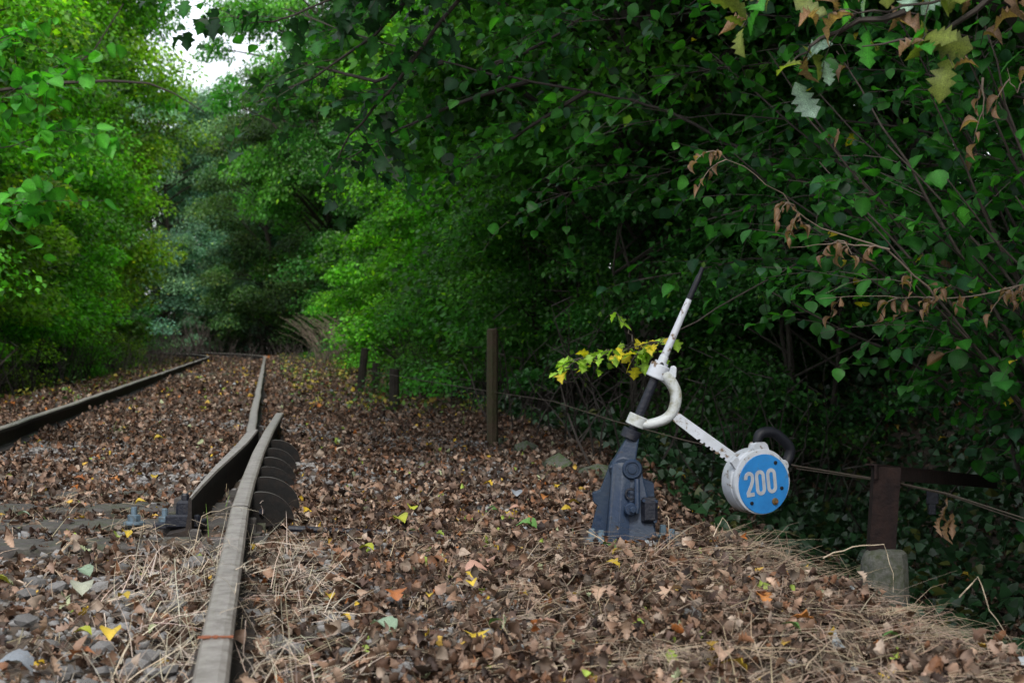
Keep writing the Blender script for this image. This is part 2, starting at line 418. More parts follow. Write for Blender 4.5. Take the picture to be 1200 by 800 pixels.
def rust_band():
    p = on(252.5, 747); d = (near_pts[1]-near_pts[0]).normalized(); s_ = d.cross(Vector((0, 0, 1)))
    b = MB()
    for k in range(9):
        x = -.028+k*.007
        b.box(p+s_*x+Vector((0, 0, .0015+random.uniform(0, .001))), (.008, random.uniform(.004, .026), .0016), Matrix.Rotation(math.atan2(s_.y, s_.x), 3, 'Z'))
    o = b.build('rust_flakes', mat('orange_rust', (.20, .065, .025), .9, noise=(60, (.18, .05, .02), .4, .6)))
    tag(o, 'orange crust of rust across the nearest rail', 'rust')
rust_band()

# half-round brackets on the second rail, each with a bolt
def along(path, Y):
    for a, b in zip(path[:-1], path[1:]):
        if min(a.y, b.y) <= Y <= max(a.y, b.y): return a.lerp(b, (Y-a.y)/(b.y-a.y))
sp = [on(281.4, 591.8), on(290, 563), on(303, 528), on(315, 504), on(327.5, 483.5)]
brace_me = None; bolt_me = None
def bolt_shape(b, c, r=.016, h=.05, washer=.032):
    c = Vector(c)
    b.lathe([(washer, 0), (washer, .006), (washer*.8, .010)], c, (0, 0, 1), 16)
    b.lathe([(r*1.25, .010), (r*1.35, h*.55), (r*1.0, h*.62)], c, (0, 0, 1), 6)
    b.lathe([(r*.65, h*.6), (r*.62, h*1.05), (r*.45, h*1.1)], c, (0, 0, 1), 10)
for i, Y in enumerate([5.86, 6.45, 7.02, 7.58, 8.2, 8.85]):
    p = along(sp, Y)
    if brace_me is None:
        b = MB(); pts = [(.012, .0), (.012, .112)]
        for k in range(13):
            a = math.radians(98-98*k/12); pts.append((.045+.135*math.cos(a), .008+.118*math.sin(a)))
        pts += [(.18, 0)]
        b.prism(pts, -.009, .009); NP = len(pts)
        for q_ in range(2, 2+NP): b.m[q_] = 1
        b.box((.085, 0, .005), (.15, .05, .008), bev=.002)
        br = b.build('brace', [mat('black_brace', (.007, .007, .007), .85, noise=(20, (.016, .012, .010), .45, .7), bump=.3, spec=.2), mat('lit_brace_edge', (.07, .065, .06), .6)], second, sm=True); brace_me = br.data  # arc rim paler than the face: its lit edge put into colour
        b = MB(); b.lathe([(.012, 0), (.012, .012)], (.05, -.011, .055), (0, -1, 0), 6); b.lathe([(.006, .01), (.006, .022)], (.05, -.011, .055), (0, -1, 0), 8)
        bo = b.build('bolt', M_irondk, br); bolt_me = bo.data
    else:
        br = link('brace', brace_me, parent=second); bo = link('bolt', bolt_me, parent=br)
    br.location = (p.x+.012, p.y, RT-.1405+.004); br.rotation_euler = (random.uniform(-.05, .05), 0, math.atan(.13)+random.uniform(-.07, .07)); br.scale = (random.uniform(.9, 1.04), 1, random.uniform(.93, 1.02))
tag(main_right); 

# sleepers
SPITCH = [5.36, 5.95, 6.53, 7.1, 7.68, 8.26, 8.85, 9.45]
slabels = ['nearest timber sleeper, its dark front edge bare across the leaf litter', 'timber sleeper carrying the two blue-grey bolts left of the rail end',
           'mossy timber sleeper just beyond the bolts, partly under leaves', 'fourth timber sleeper from the camera, almost lost in leaves']
b = MB(); b.tube([P(338, 619, 5.62), P(440, 624, 5.6), P(700, 637, 5.58)], .011, 8); tag(b.build('throw_rod', M_irondk), 'dark iron rod running under the leaves from the rail to the lever stand', 'rod')
for i, Ys in enumerate(SPITCH[:4]):
    b = MB(); L0, L1 = -2.35, .10
    n = 14; zt = [.046, .044, .044, .040][i]
    # slightly uneven plank
    for k in range(n):
        a, c = L0+(L1-L0)*k/n, L0+(L1-L0)*(k+1)/n
    vs = []; 
    for k in range(n+1):
        x = L0+(L1-L0)*k/n; j = [random.uniform(-.006, .006) for _ in range(4)]
        vs += [(x, -.125+j[0], -.12), (x, -.125+j[1], zt-.008), (x, -.115+j[1], zt+j[3]*.5), (x, .115+j[2], zt+j[3]*.5), (x, .125+j[2], zt-.008), (x, .125, -.12)]
    fs = []
    for k in range(n):
        for j in range(5): a = k*6+j; fs.append((a, a+1, a+7, a+6))
    fs += [tuple(range(6)), tuple(range(n*6+5, n*6-1, -1))]
    b.add(vs, fs); o = b.build('sleeper', M_wood)
    s = s_of(-1.0, Ys); q = TS(0, s); o.location = (q.x, q.y, 0); o.rotation_euler = (0, 0, math.atan(.15)*.6)
    tag(o, slabels[i], 'sleeper', 'timber sleepers under the points')
# bare sleeper far along the track
b = MB(); b.box((0, 0, 0), (1.3, .22, .12), bev=.01); o = b.build('sleeper', M_wood); q = TS(-.9, 28.6); o.location = (q.x, q.y, .02); o.rotation_euler = (0, 0, math.atan(.15))
tag(o, 'dark bare sleeper far down the track near its bend', 'sleeper', 'timber sleepers under the points')

# slide chair at the blade tip with blue-grey bolts
ch = empty('slide_chair', (on(214, 583).x, 5.72, .050), 'dark cast chair with blue-grey bolts beside the cut rail end', 'rail chair')
b = MB(); b.box((-.045, .0, .010), (.16, .17, .02), bev=.004); b.build('base_plate', M_irondk, ch)
b = MB(); b.box((-.03, -.0, .058), (.05, .075, .07), bev=.008); b.box((-.045, .04, .05), (.045, .05, .05), bev=.006); b.box((-.02, -.085, .028), (.12, .03, .045), bev=.006); b.build('jaw', M_irondk, ch)
for (px, py) in ((193, 615),):
    q = P(px, py, 5.70); b = MB(); bolt_shape(b, (0, 0, 0), .017, .058, .036); b.build('bolt', M_bolt, ch, loc=Vector((q.x, 5.70, .052))-ch.location, sm=True)
b = MB(); b.lathe([(.014, 0), (.014, .02), (.01, .026)], (-.03, 0, .09), (0, 0, 1), 6); b.build('nut', M_irondk, ch)
b = MB(); bolt_shape(b, (0, 0, 0), .018, .055, .038); o = b.build('sleeper_bolt', M_bolt, loc=(P(157, 617, 5.78).x, 5.78, .052), sm=True)
tag(o, 'blue-grey bolt standing alone on the sleeper, left of the rail chair', 'bolt')
for (px, py, Y, zb, lb) in ((210, 590, 6.15, .05, 'small square mossy bolt just behind the cut rail end'), (229, 634, 5.3, .03, 'small square bolt in front of the cut rail end'), (294, 607, 5.55, .04, 'small square bolt right of the near rail joint')):
    b = MB(); b.box((0, 0, .03), (.035, .035, .06), bev=.005); b.box((0, 0, .003), (.07, .07, .012), bev=.003); q = P(px, py, Y)
    tag(b.build('square_bolt', M_wood, loc=(q.x, Y, zb)), lb, 'bolt')

# ------------------------------------------------------------------ the point lever
LY = 5.55; KP = LY/FPX; LX0, LZ0 = 740, 634
base = P(LX0, LZ0, LY)
lev = empty('point_lever', base, 'blue-grey hand lever stand with white tube and blue number 200 counterweight', 'points lever')
def lp(px, py, y=0.): return Vector(((px-LX0)*KP, y, (LZ0-py)*KP))
def outl(pts): return [((x-LX0)*KP, (LZ0-y)*KP) for x, y in pts]
b = MB(); b.box(lp(738, 636, 0), (.31, .24, .016), bev=.003); b.build('base_plate', M_iron, lev)
# cast housing: tapered body
def frustum(b, p0, p1, d0, d1, mi=0):
    """p0: (xl,xr,z) bottom, p1 top, d: (front,back)"""
    vs = [Vector((p0[0], d0[0], p0[2])), Vector((p0[1], d0[0], p0[2])), Vector((p0[1], d0[1], p0[2])), Vector((p0[0], d0[1], p0[2])),
          Vector((p1[0], d1[0], p1[2])), Vector((p1[1], d1[0], p1[2])), Vector((p1[1], d1[1], p1[2])), Vector((p1[0], d1[1], p1[2]))]
    b.add(vs, [(0, 1, 2, 3), (4, 7, 6, 5), (0, 4, 5, 1), (1, 5, 6, 2), (2, 6, 7, 3), (3, 7, 4, 0)], mi)
X = lambda px: (px-LX0)*KP
Z = lambda py: (LZ0-py)*KP
b = MB()
frustum(b, (X(709), X(769), .006), (X(717), X(749), Z(541)), (-.085, .09), (-.035, .04))
vs = [(X(712), -.089, .006), (X(735), -.089, .006), (X(738), -.039, Z(541)), (X(722), -.039, Z(541)), (X(722), -.110, .006), (X(729), -.046, Z(545))]
b.add(vs, [(0, 4, 5, 3), (4, 1, 2, 5), (0, 1, 4), (3, 5, 2)])
b.lathe([(.001, -.03), (.046*.9, -.03), (.052*.9, -.022), (.052*.9, .03), (.044*.9, .038)], lp(730, 549, 0), (0, 1, 0), 24)
o = b.build('housing', M_iron, lev, sm=True)
bv = o.modifiers.new('bevel', 'BEVEL'); bv.width = .006; bv.segments = 2; bv.limit_method = 'ANGLE'; bv.angle_limit = math.radians(30)
b = MB(); b.prism(outl([(690, 630), (697, 603), (700, 592), (695, 588), (694, 577), (703, 574), (706, 567), (716, 541), (724, 545), (716, 630)]), -.012, .022)
o = b.build('side_web', M_iron, lev); bv = o.modifiers.new('bevel', 'BEVEL'); bv.width = .003; bv.segments = 1
b = MB(); b.lathe([(.034, 0), (.034, .012), (.030, .017), (.024, .017), (.022, .013), (.016, .013), (.015, .018), (.006, .019)], lp(739.5, 548, -.045), (0, -1, 0), 28); b.build('pivot_cap', M_iron, lev, sm=True)
b = MB(); b.prism(outl([(748, 556), (752, 560), (766, 566), (768, 626), (748, 626)]), -.01, .06); b.build('rear_casing', M_iron, lev)
b = MB(); b.box(lp(759, 595, -.055), (.055, .07, .085), bev=.008); b.box(lp(759, 595, -.094), (.04, .01, .065), bev=.003); o = b.build('gear_box', M_irondk, lev)
for q in ((752, 583), (766, 584), (765, 607)):
    b = MB(); b.lathe([(.006, 0), (.006, .006)], lp(*q, -.09), (0, -1, 0), 6); b.build('bolt', M_iron, o)
b = MB(); b.tube([lp(744.5, 559, -.078), lp(744.5, 590, -.10), lp(743, 597, -.10)], [(.0095)]*3, 10); b.build('link_rod', M_iron, lev, sm=True)
b = MB(); b.tube([lp(740+6*math.cos(a)-2.5, 576+6*math.sin(a), -.078) for a in [2*PI*k/12 for k in range(13)]], .0045, 6); b.build('ring', M_irondk, lev, sm=True)
b = MB(); b.lathe([(.022, 0), (.022, .04), (.018, .044)], lp(737, 593, -.06), (0, -1, 0), 20); b.lathe([(.012, .044), (.012, .058), (.009, .06)], lp(739, 593, -.06), (0, -1, 0), 6); b.build('crank_boss', M_iron, lev, sm=True)
# base bolts
for (px, py, y) in ((693, 628, -.05), (702.5, 633, -.10), (785, 632, -.06), (779, 628, .06)):
    b = MB(); c = lp(px, py, y)
    c.z = .008
    b.lathe([(.020, 0), (.020, .006), (.016, .008)], c, (0, 0, 1), 16); b.lathe([(.0135, .008), (.011, .040), (.008, .042)], c, (0, 0, 1), 8); b.build('bolt', M_bolt, lev)
# lever: socket, dark tube, white tube, black tip
AX = lambda y: 746+(493-y)*.432
def axp(y, d=0.): return lp(AX(y), y, d)
b = MB()
vs = []
for (yy, xl, xr, d) in ((548, 712, 745, .035), (543, 716, 744, .03), (512, 734, 749, .018)):
    vs += [lp(xl, yy, -d), lp(xr, yy, -d), lp(xr, yy, d), lp(xl, yy, d)]
b.add(vs, [(0, 1, 5, 4), (1, 2, 6, 5), (2, 3, 7, 6), (3, 0, 4, 7), (4, 5, 9, 8), (5, 6, 10, 9), (6, 7, 11, 10), (7, 4, 8, 11), (8, 9, 10, 11), (3, 2, 1, 0)])
o = b.build('lever_socket', M_iron, lev); bv = o.modifiers.new('bevel', 'BEVEL'); bv.width = .006; bv.segments = 2
adir = (axp(400)-axp(500)).normalized()
def axcol(name, y0, y1, r0, r1, m, parent=lev, k=24):
    p0, p1 = axp(y0), axp(y1); h = (p1-p0).length; b = MB()
    b.lathe([(r0*.93, 0), (r0, h*.06), (r1, h*.94), (r1*.93, h)], p0, adir, k); return b.build(name, m, parent, sm=True)
axcol('socket_ring', 514, 503, .0335, .0335, M_irondk)
axcol('lever_tube', 505, 425, .0165, .0155, M_irondk)
axcol('white_tube', 424, 350, .0135, .0108, M_white)
axcol('tube_ferrule', 431, 417, .0165, .0155, M_white)
axcol('clamp_ring', 429, 424, .0245, .0245, M_white)
b = MB(); b.lathe([(.008, 0), (.008, .008), (.005, .010)], axp(427, -.018), (0, -1, 0), 8); b.build('bolt', M_irondk, lev)
b = MB(); tp = [axp(350.5), axp(335), axp(325), axp(322), axp(319.5), axp(313.5)]
b.tube(tp, [.0108, .0106, .0104, .0080, .0076, .0080], 14); b.build('black_tip', M_black, lev, sm=True)
# counterweight carrier: two collars joined by a C-shaped arm
cr = axcol('upper_collar', 443, 427, .034, .034, M_white)
axcol('lower_collar', 499, 486.5, .0335, .0335, M_whitemoss)
def cr_spline(pts, k=4):
    q = []
    for i in range(len(pts)-1):
        p0 = np.array(pts[max(i-1, 0)], float); p1 = np.array(pts[i], float); p2 = np.array(pts[i+1], float); p3 = np.array(pts[min(i+2, len(pts)-1)], float)
        for j in range(k):
            u = j/k; q.append(tuple(.5*((2*p1)+(-p0+p2)*u+(2*p0-5*p1+4*p2-p3)*u*u+(-p0+3*p1-3*p2+p3)*u**3)))
    return q+[tuple(pts[-1])]
b = MB(); cpts = [(775, 438), (783, 444), (789, 453), (792, 463), (791, 474), (787, 484), (779, 491), (768, 495), (757, 497), (748, 496)]
cpts = cr_spline(cpts); NC = len(cpts)
b.tube([lp(x, y, -.004) for x, y in cpts], [(.025-.004*min(1, i/12), .0225-.0065*min(1, i/(NC-1))) for i in range(NC)], 14, flat=(0, 1, 0))
b.build('curved_bracket', M_whitemoss, lev, sm=True, ang=70)
b = MB(); b.prism(outl([(783, 452), (783, 437), (786, 429), (790, 428), (793, 431), (792, 441), (788, 452)]), -.012, .004); o = b.build('lug', M_white, lev); bv = o.modifiers.new('bevel', 'BEVEL'); bv.width = .003; bv.segments = 2
# notched flat bar
A0, A1 = Vector((790, 487)), Vector((862, 540)); dd = (A1-A0).normalized(); nn = Vector((dd.y, -dd.x))   # nn: up-right side
top = []; bot = []; Lb = (A1-A0).length
for k in range(2): top.append(A0+dd*(Lb*k)+nn*(6.8-.3*k))
top[0] = Vector((792, 481)); top[1] = Vector((866, 534))
bot = [Vector((788, 492.5))]
t = 38.
while t < Lb-6:
    bot += [A0+dd*t-nn*6.6, A0+dd*(t+1.2)-nn*4.2, A0+dd*(t+3.2)-nn*4.2, A0+dd*(t+4.2)-nn*6.9]; t += 7.2
bot += [Vector((857, 549))]
b = MB(); b.prism(outl([(p.x, p.y) for p in top+bot[::-1]]), -.014, -.001); b.build('notched_bar', M_white, lev)
# the weight: drum turned about 26 degrees to the right
wt = bpy.data.objects.new('counterweight', None); COL.objects.link(wt); wt.parent = lev
wt.location = lp(891, 563, -.045); wt.rotation_euler = (0, 0, math.radians(25))
wt.empty_display_size = .05
R0 = 38.3*KP
b = MB(); b.lathe([(R0*.97, .085), (R0, .078), (R0, .024), (R0*.965, .020), (R0*.965, .014), (R0, .010), (R0, .002), (R0*.985, -.002), (R0*.925, -.0035)], (0, 0, 0), (0, 1, 0), 64)
# mounting bosses of the grip
def wp(px, py): return ((px-891)*KP/math.cos(math.radians(25)), (563-py)*KP)
b.prism([wp(880, 531), wp(882, 520), wp(885, 517), wp(895, 517), wp(898, 520), wp(902, 531)], .002, .04)
b.lathe([(.017, .0), (.019, .003), (.019, .036), (.017, .04)], (wp(919, 545)[0], 0, wp(919, 545)[1]), (0, 1, 0), 18)
b.build('drum', M_white, wt, sm=True)
RB = 34.6*KP
cb_ = wp(892, 566)
b = MB(); b.lathe([(RB, 0), (RB, .0018), (RB*.99, .0025)], (cb_[0]-.0, -.0038, cb_[1]+.002), (0, -1, 0), 64); face = b.build('blue_face', M_blue, wt)
# digits, drawn as strokes in the face's plane
def stroke(pts, wd, closed=False):
    pts = [Vector(p) for p in pts]; n = len(pts); l = []; r = []
    for i, p in enumerate(pts):
        a = pts[(i-1) % n] if (closed or i) else p; c = pts[(i+1) % n] if (closed or i < n-1) else p
        d = (c-a).normalized(); q = Vector((-d.y, d.x)); l.append(p+q*wd/2); r.append(p-q*wd/2)
    return l, r
def digit(ch):
    if ch == '0':
        pts = [];  hw, hh, rr = .35, .88, .34
        for cx, cy, a0 in ((hw-rr, hh-rr, 0), (-hw+rr, hh-rr, 90), (-hw+rr, -hh+rr, 180), (hw-rr, -hh+rr, 270)):
            for k in range(7): a = math.radians(a0+90*k/6); pts.append((cx+rr*math.cos(a), cy+rr*math.sin(a)))
        return [(pts, True)]
    if ch == '2':
        pts = [(-.36, .42)]
        for k in range(9): a = math.radians(180-180*k/8); pts.append((.35*math.cos(a), .54+.34*math.sin(a)))
        pts += [(.35, .38), (.30, .16), (.16, -.14), (-.04, -.44), (-.22, -.70), (-.25, -.80)]
        return [(pts, False), ([(-.40, -.865), (.42, -.865)], False)]
DH = 14.2*KP; DW = 14.5*KP; ang = math.radians(6)
for (ch_, px, py) in (('2', 873.8, 565.0), ('0', 887.2, 563.6), ('0', 901.2, 561.8)):
    cx, cz = wp(px, py); b = MB()
    for pi_, (pts, cl) in enumerate(digit(ch_)):
        pts2 = [(x*DW*.90, y*DH) for x, y in pts]
        l, r = stroke(pts2, 4.3*KP, cl); n = len(pts2)
        def tr(p, dy):
            x = p.x*math.cos(ang)-p.y*math.sin(ang); z = p.x*math.sin(ang)+p.y*math.cos(ang); return (cx+x, -.0063-dy-.0002*pi_, cz+z)
        vs = [tr(p, .0014) for p in l]+[tr(p, .0014) for p in r]+[tr(p, 0) for p in l]+[tr(p, 0) for p in r]
        fs = []
        for i in range(n if cl else n-1):
            j = (i+1) % n; fs += [(i, j, n+j, n+i), (i, 2*n+i, 2*n+j, j), (n+i, n+j, 3*n+j, 3*n+i)]
        b.add(vs, fs)
    b.build('digit', M_digit, face)
for (px, py, r_) in ((906, 541, .0065), (914, 571, .0065), (876.5, 587, .0065)):
    cx, cz = wp(px, py); b = MB(); b.lathe([(r_, 0), (r_, .003), (r_*.6, .004)], (cx, -.0062, cz), (0, -1, 0), 14); b.build('hole_disc', M_black, face)  # dark raised discs standing in for holes in the face
cx, cz = wp(905.5, 586); b = MB(); b.lathe([(.012, 0), (.012, .004), (.008, .006)], (cx, -.0062, cz), (0, -1, 0), 14); b.lathe([(.006, .005), (.006, .013)], (cx, -.0062, cz), (0, -1, 0), 6)
b.build('rusty_bolt', mat('rust_and_moss', (.07, .06, .02), .9, noise=(120, (.16, .07, .02), .4, .6)), face)
b = MB(); gp = cr_spline([(888, 521), (890.5, 511), (896, 506.5), (906, 506), (914, 509.5), (923, 517), (930, 525.5), (929.5, 535), (925, 543), (921, 546)], 3)
b.tube([Vector((wp(x, y)[0], .021, wp(x, y)[1])) for x, y in gp], [.014+.0045*min(1, i/4) for i in range(len(gp))], 12); b.build('grip', M_black, wt, sm=True, ang=70)
b = MB(); b.box((wp(860, 540)[0], .012, wp(860, 540)[1]), (.03, .014, .03), Matrix.Rotation(math.radians(-36), 3, 'Y')); b.build('bar_clip', M_white, wt)

# ------------------------------------------------------------------ posts and wire
pr = P(1037, 640, 6.0); post = empty('wire_support_post', (pr.x, 6.0, P(0, 690, 6).z), 'rusty brown steel post with a long side arm on a concrete foot', 'post')
def loc(p): return Vector(p)-post.location
b = MB(); a_, c_ = loc(P(1034, 648, 6.0)), loc(P(1040.5, 547, 6.0)); d = (c_-a_); R = d.to_track_quat('Z', 'X').to_matrix()
def chan(b, a_, c_, w_, dpt, th):
    d = (c_-a_); L_ = d.length; zz = d.normalized(); xx = Vector((1, 0, 0)); xx = (xx-zz*xx.dot(zz)).normalized(); yy = zz.cross(xx)
    R = Matrix((xx, yy, zz)).transposed(); m = (a_+c_)/2
    b.box(m, (w_, th, L_), R); b.box(m+xx*(w_/2-th/2)+yy*(dpt/2+th*.4), (th, dpt, L_-.004), R); b.box(m-xx*(w_/2-th/2)+yy*(dpt/2+th*.4), (th, dpt, L_-.004), R)
chan(b, a_, c_, .097, .05, .008); b.build('upright', M_rustpost, post)
b = MB(); a_, c_ = loc(P(1026, 553, 5.97)), loc(P(1168, 566, 7.6)); d = (c_-a_).normalized(); yy = Vector((0, 0, 1)); xx = d.cross(yy).normalized()
Rm = Matrix((d, xx, yy)).transposed(); L_ = (c_-a_).length; m_ = (a_+c_)/2
b.box(m_, (L_, .008, .05), Rm); b.box(m_+Vector((0, 0, .0275))-xx*.016, (L_-.004, .045, .006), Rm); b.build('arm', M_rustpost, post)
b = MB(); b.box((0, 0, 0), (.05, .012, .06), bev=.003); b.box((0, .01, -.05), (.03, .03, .05), bev=.004); b.build('wire_guide', M_irondk, post, loc=loc(P(1093, 582, 6.65)))
b = MB(); 
vs = []; 
for zz, w_, d_ in ((-.32, .09, .09), (.10, .082, .085), (.135, .074, .078), (.145, .06, .06)):
    for k in range(10):
        a = 2*PI*k/10+.3; vs.append((w_*math.cos(a)*(1+random.uniform(-.06, .06))*1.08, d_*math.sin(a), zz+random.uniform(-.008, .008)))
fs = [(i*10+k, i*10+(k+1) % 10, i*10+10+(k+1) % 10, i*10+10+k) for i in range(3) for k in range(10)]+[tuple(range(30, 40))]
b.add(vs, fs); b.build('concrete_foot', M_conc, post, sm=True)
wpts = [P(430, 434, 17), P(520, 450, 12.6), P(578, 459, 11.0), P(648, 470, 9.7), P(720, 493, 8.6), P(800, 515, 7.8), P(935, 546, 6.7), P(1040, 563, 6.12), P(1110, 578, 5.7), P(1200, 607, 5.25), P(1330, 655, 4.6)]
b = MB(); b.tube(wpts, .0027, 6); b.tube([p+Vector((0, .02, -.012+.008*math.sin(i))) for i, p in enumerate(wpts[6:])], .0025, 6)
tag(b.build('pull_wire', M_wire), 'thin rusty wire strung past the posts behind the lever', 'wire')
def wood_post(px, ytop, ybot, Y, wd, m, label, lean=0, cat='post'):
    p0 = P(px, ybot, Y); h = (ybot-ytop)*Y/FPX; b = MB(); r = wd/2; vs = []; N = 7
    for i in range(N):
        for k in range(8):
            a = 2*PI*k/8; j = random.uniform(-.05, .05)*r; vs.append((lean*h*i/(N-1)+(r+j)*math.cos(a), (r+j)*math.sin(a), -.25+(h+.25)*i/(N-1)+(random.uniform(-.01, .01) if i == N-1 else 0)))
    fs = [(i*8+k, i*8+(k+1) % 8, i*8+8+(k+1) % 8, i*8+8+k) for i in range(N-1) for k in range(8)]+[tuple(range((N-1)*8, N*8))]
    b.add(vs, fs); o = b.build('wooden_post', m, loc=p0); return tag(o, label, cat)
wood_post(577, 386, 527, 11.0, .078, M_postwood, 'upright mossy brown wooden post standing in the leaf litter left of the lever')
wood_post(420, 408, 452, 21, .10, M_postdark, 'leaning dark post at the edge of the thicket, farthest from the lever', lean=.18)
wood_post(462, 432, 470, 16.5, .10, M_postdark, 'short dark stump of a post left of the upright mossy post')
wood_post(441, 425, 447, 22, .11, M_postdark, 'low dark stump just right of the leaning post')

# ------------------------------------------------------------------ stones
def rock_mesh(seed, m, flat=.6):
    import bmesh
    bm = bmesh.new(); bmesh.ops.create_icosphere(bm, subdivisions=1, radius=1); r = random.Random(seed)
    for v in bm.verts: v.co *= r.uniform(.7, 1.15); v.co.z *= flat
    me = bpy.data.meshes.new('stone'); bm.to_mesh(me); bm.free(); me.materials.append(m); return me
rocks = [rock_mesh(i, M_stone) for i in range(6)]
def np_of(me):
    v = np.zeros(len(me.vertices)*3); me.vertices.foreach_get('co', v); return v.reshape(-1, 3), [tuple(p.vertices) for p in me.polygons]
rp = [np_of(m) for m in rocks]
def stone_density(X, Y):
    t = t_of(X, Y); s = s_of(X, Y)
    d = .25+.75*smooth(-.2, .5, vn(X, Y, 1.6, 6))
    d = d*(smooth(-1.9, -1.5, t)*(1-smooth(1.3, 1.9, t)))
    d = d*(1-.8*smooth(.6, .9, t)*(1-smooth(4.8, 5.3, s)))
    return d
def wedge(n, y0, y1, tmin, tmax, rng=RNG, margin=1.1):
    """random ground points, uniform over area, that the camera's surroundings can see"""
    Y = np.sqrt(rng.uniform(y0*y0, y1*y1, n*3)); X = rng.uniform(-1, 1, n*3)*(.34*Y*margin+.3)
    t = t_of(X, Y); k = (t > tmin) & (t < tmax); return X[k][:n], Y[k][:n]
X_, Y_ = wedge(34000, 2.2, 16, -2.2, 2.0)
k = RNG.uniform(0, 1, len(X_)) < stone_density(X_, Y_); X_, Y_ = X_[k], Y_[k]
sc_ = RNG.uniform(.005, .017, len(X_))*(1+.5*(RNG.uniform(0, 1, len(X_)) > .9))
sc_ = sc_*(1+.2*((t_of(X_, Y_) < -.1) & (Y_ < 5.4)))
order = np.argsort(-sc_/Y_); big = order[:170]; rest = order[170:]
for i in big:
    o = link('ballast_stone', rocks[i % 6], (X_[i], Y_[i], float(ground_z(X_[i], Y_[i]))+.012+sc_[i]*.5)); o.scale = [sc_[i]*1.25]*3
    o.rotation_euler = (RNG.uniform(-.4, .4), RNG.uniform(-.4, .4), RNG.uniform(0, 6.28)); tag(o, 'grey angular ballast stone lying among the dead leaves', 'stone', 'ballast stones among the leaves')
pos = np.stack([X_[rest], Y_[rest], ground_z(X_[rest], Y_[rest])+sc_[rest]*.3], 1)
me = scatter('ballast', rp, pos, rotmats(len(rest), tilt=.3), sc_[rest]*1.1, np.ones((len(rest), 3)), M_stone)
tag(link('ballast', me), 'small grey ballast stones bedded in the track', 'ballast', kind='stuff')
for (px, py, r_, lb) in ((655, 552, .17, 'largest mossy rock beside the litter, right of the wooden post'), (590, 522, .10, 'mossy rock against the foot of the wooden post'), (617, 530, .12, 'dark mossy rock between the wooden post and the largest rock'),
                         (700, 560, .16, 'dark rock in the shade just left of the lever housing')):
    g = G(px, py); o = link('rock', rock_mesh(int(px), M_moss, .55), (g.x, g.y, g.z+.02)); o.scale = (r_, r_*.8, r_*.8); o.rotation_euler = (0, 0, px)
    tag(o, lb, 'rock')
g = G(90, 428); o = link('rock', rock_mesh(99, mat('pale_blue_stone', (.22, .27, .32), .7), .7), (g.x, g.y, g.z+.15)); o.scale = (.17, .15, .14); tag(o, 'pale bluish stone at the foot of the left trees', 'rock')

# ------------------------------------------------------------------ leaf litter
BROWN = np.array([(.18, .11, .075), (.25, .16, .115), (.09, .052, .036), (.33, .235, .18), (.21, .105, .06), (.36, .29, .24), (.09, .055, .045), (.27, .185, .145)])
ACC = np.array([(.50, .34, .03), (.35, .12, .03), (.22, .30, .05), (.42, .27, .05), (.30, .34, .20), (.27, .30, .32)])
BROWN = BROWN*np.array([.86, .84, .80])
def litter_tint(n, acc=.03, rng=RNG):
    c = BROWN[rng.integers(0, len(BROWN), n)]*(.2+1.05*rng.uniform(0, 1, (n, 1))**1.4)
    k = rng.uniform(0, 1, n) < acc; c[k] = ACC[rng.integers(0, len(ACC), k.sum())]; return c
curls = [leaf_proto(W_OVAL, .9, 1.0, wob=.05, seed=1), leaf_proto(W_OAK[::1], .5, -.8, wob=.06, seed=2), leaf_proto(W_MAPLE, .5, .9, wob=.08, seed=3),
         leaf_proto(W_OVAL, -.6, -.8, wob=.06, seed=4), leaf_proto(W_OAK, 1.1, .9, wob=.05, seed=5), leaf_proto(W_HAZEL, .8, -1.2, wob=.07, seed=6), leaf_proto(W_OAK, -.8, .5, wob=.08, seed=8)]
small = [leaf_proto([.02, .38, .02], .7, .8, wob=.06, seed=i+20) for i in range(4)]+[leaf_proto([.02, .3, .34, .02], -.6, -.9, wob=.08, seed=i+30) for i in range(3)]
def litter_region(name, n, y0, y1, tmin, tmax, protos, smin, smax, dens=None, hmax=.05, tilt=.55, acc=.03, label='', lift=0., fn=None):
    X, Y = wedge(n, y0, y1, tmin, tmax)
    if dens is not None: k = RNG.uniform(0, 1, len(X)) < dens(X, Y); X, Y = X[k], Y[k]
    n = len(X); Zz = ground_z(X, Y)+RNG.uniform(0, 1, n)**1.6*hmax*(.4+clump(X, Y))+lift
    tint = litter_tint(n, acc)
    if fn is not None: tint = tint*fn(X, Y)[:, None]
    me = scatter(name, protos, np.stack([X, Y, Zz], 1), rotmats(n, tilt=tilt), RNG.uniform(smin, smax, n), tint, M_litter)
    return tag(link(name, me), label, 'leaf litter', kind='stuff')
def clump(X, Y): return .45+.55*smooth(-.35, .45, vn(X, Y, 4.3, 11)+.5*vn(X, Y, 9.7, 3))
def rail_free(X, Y):
    t = t_of(X, Y); s = s_of(X, Y); return (np.abs(t) > .05)*(np.abs(t+1.505) > .05)*1.
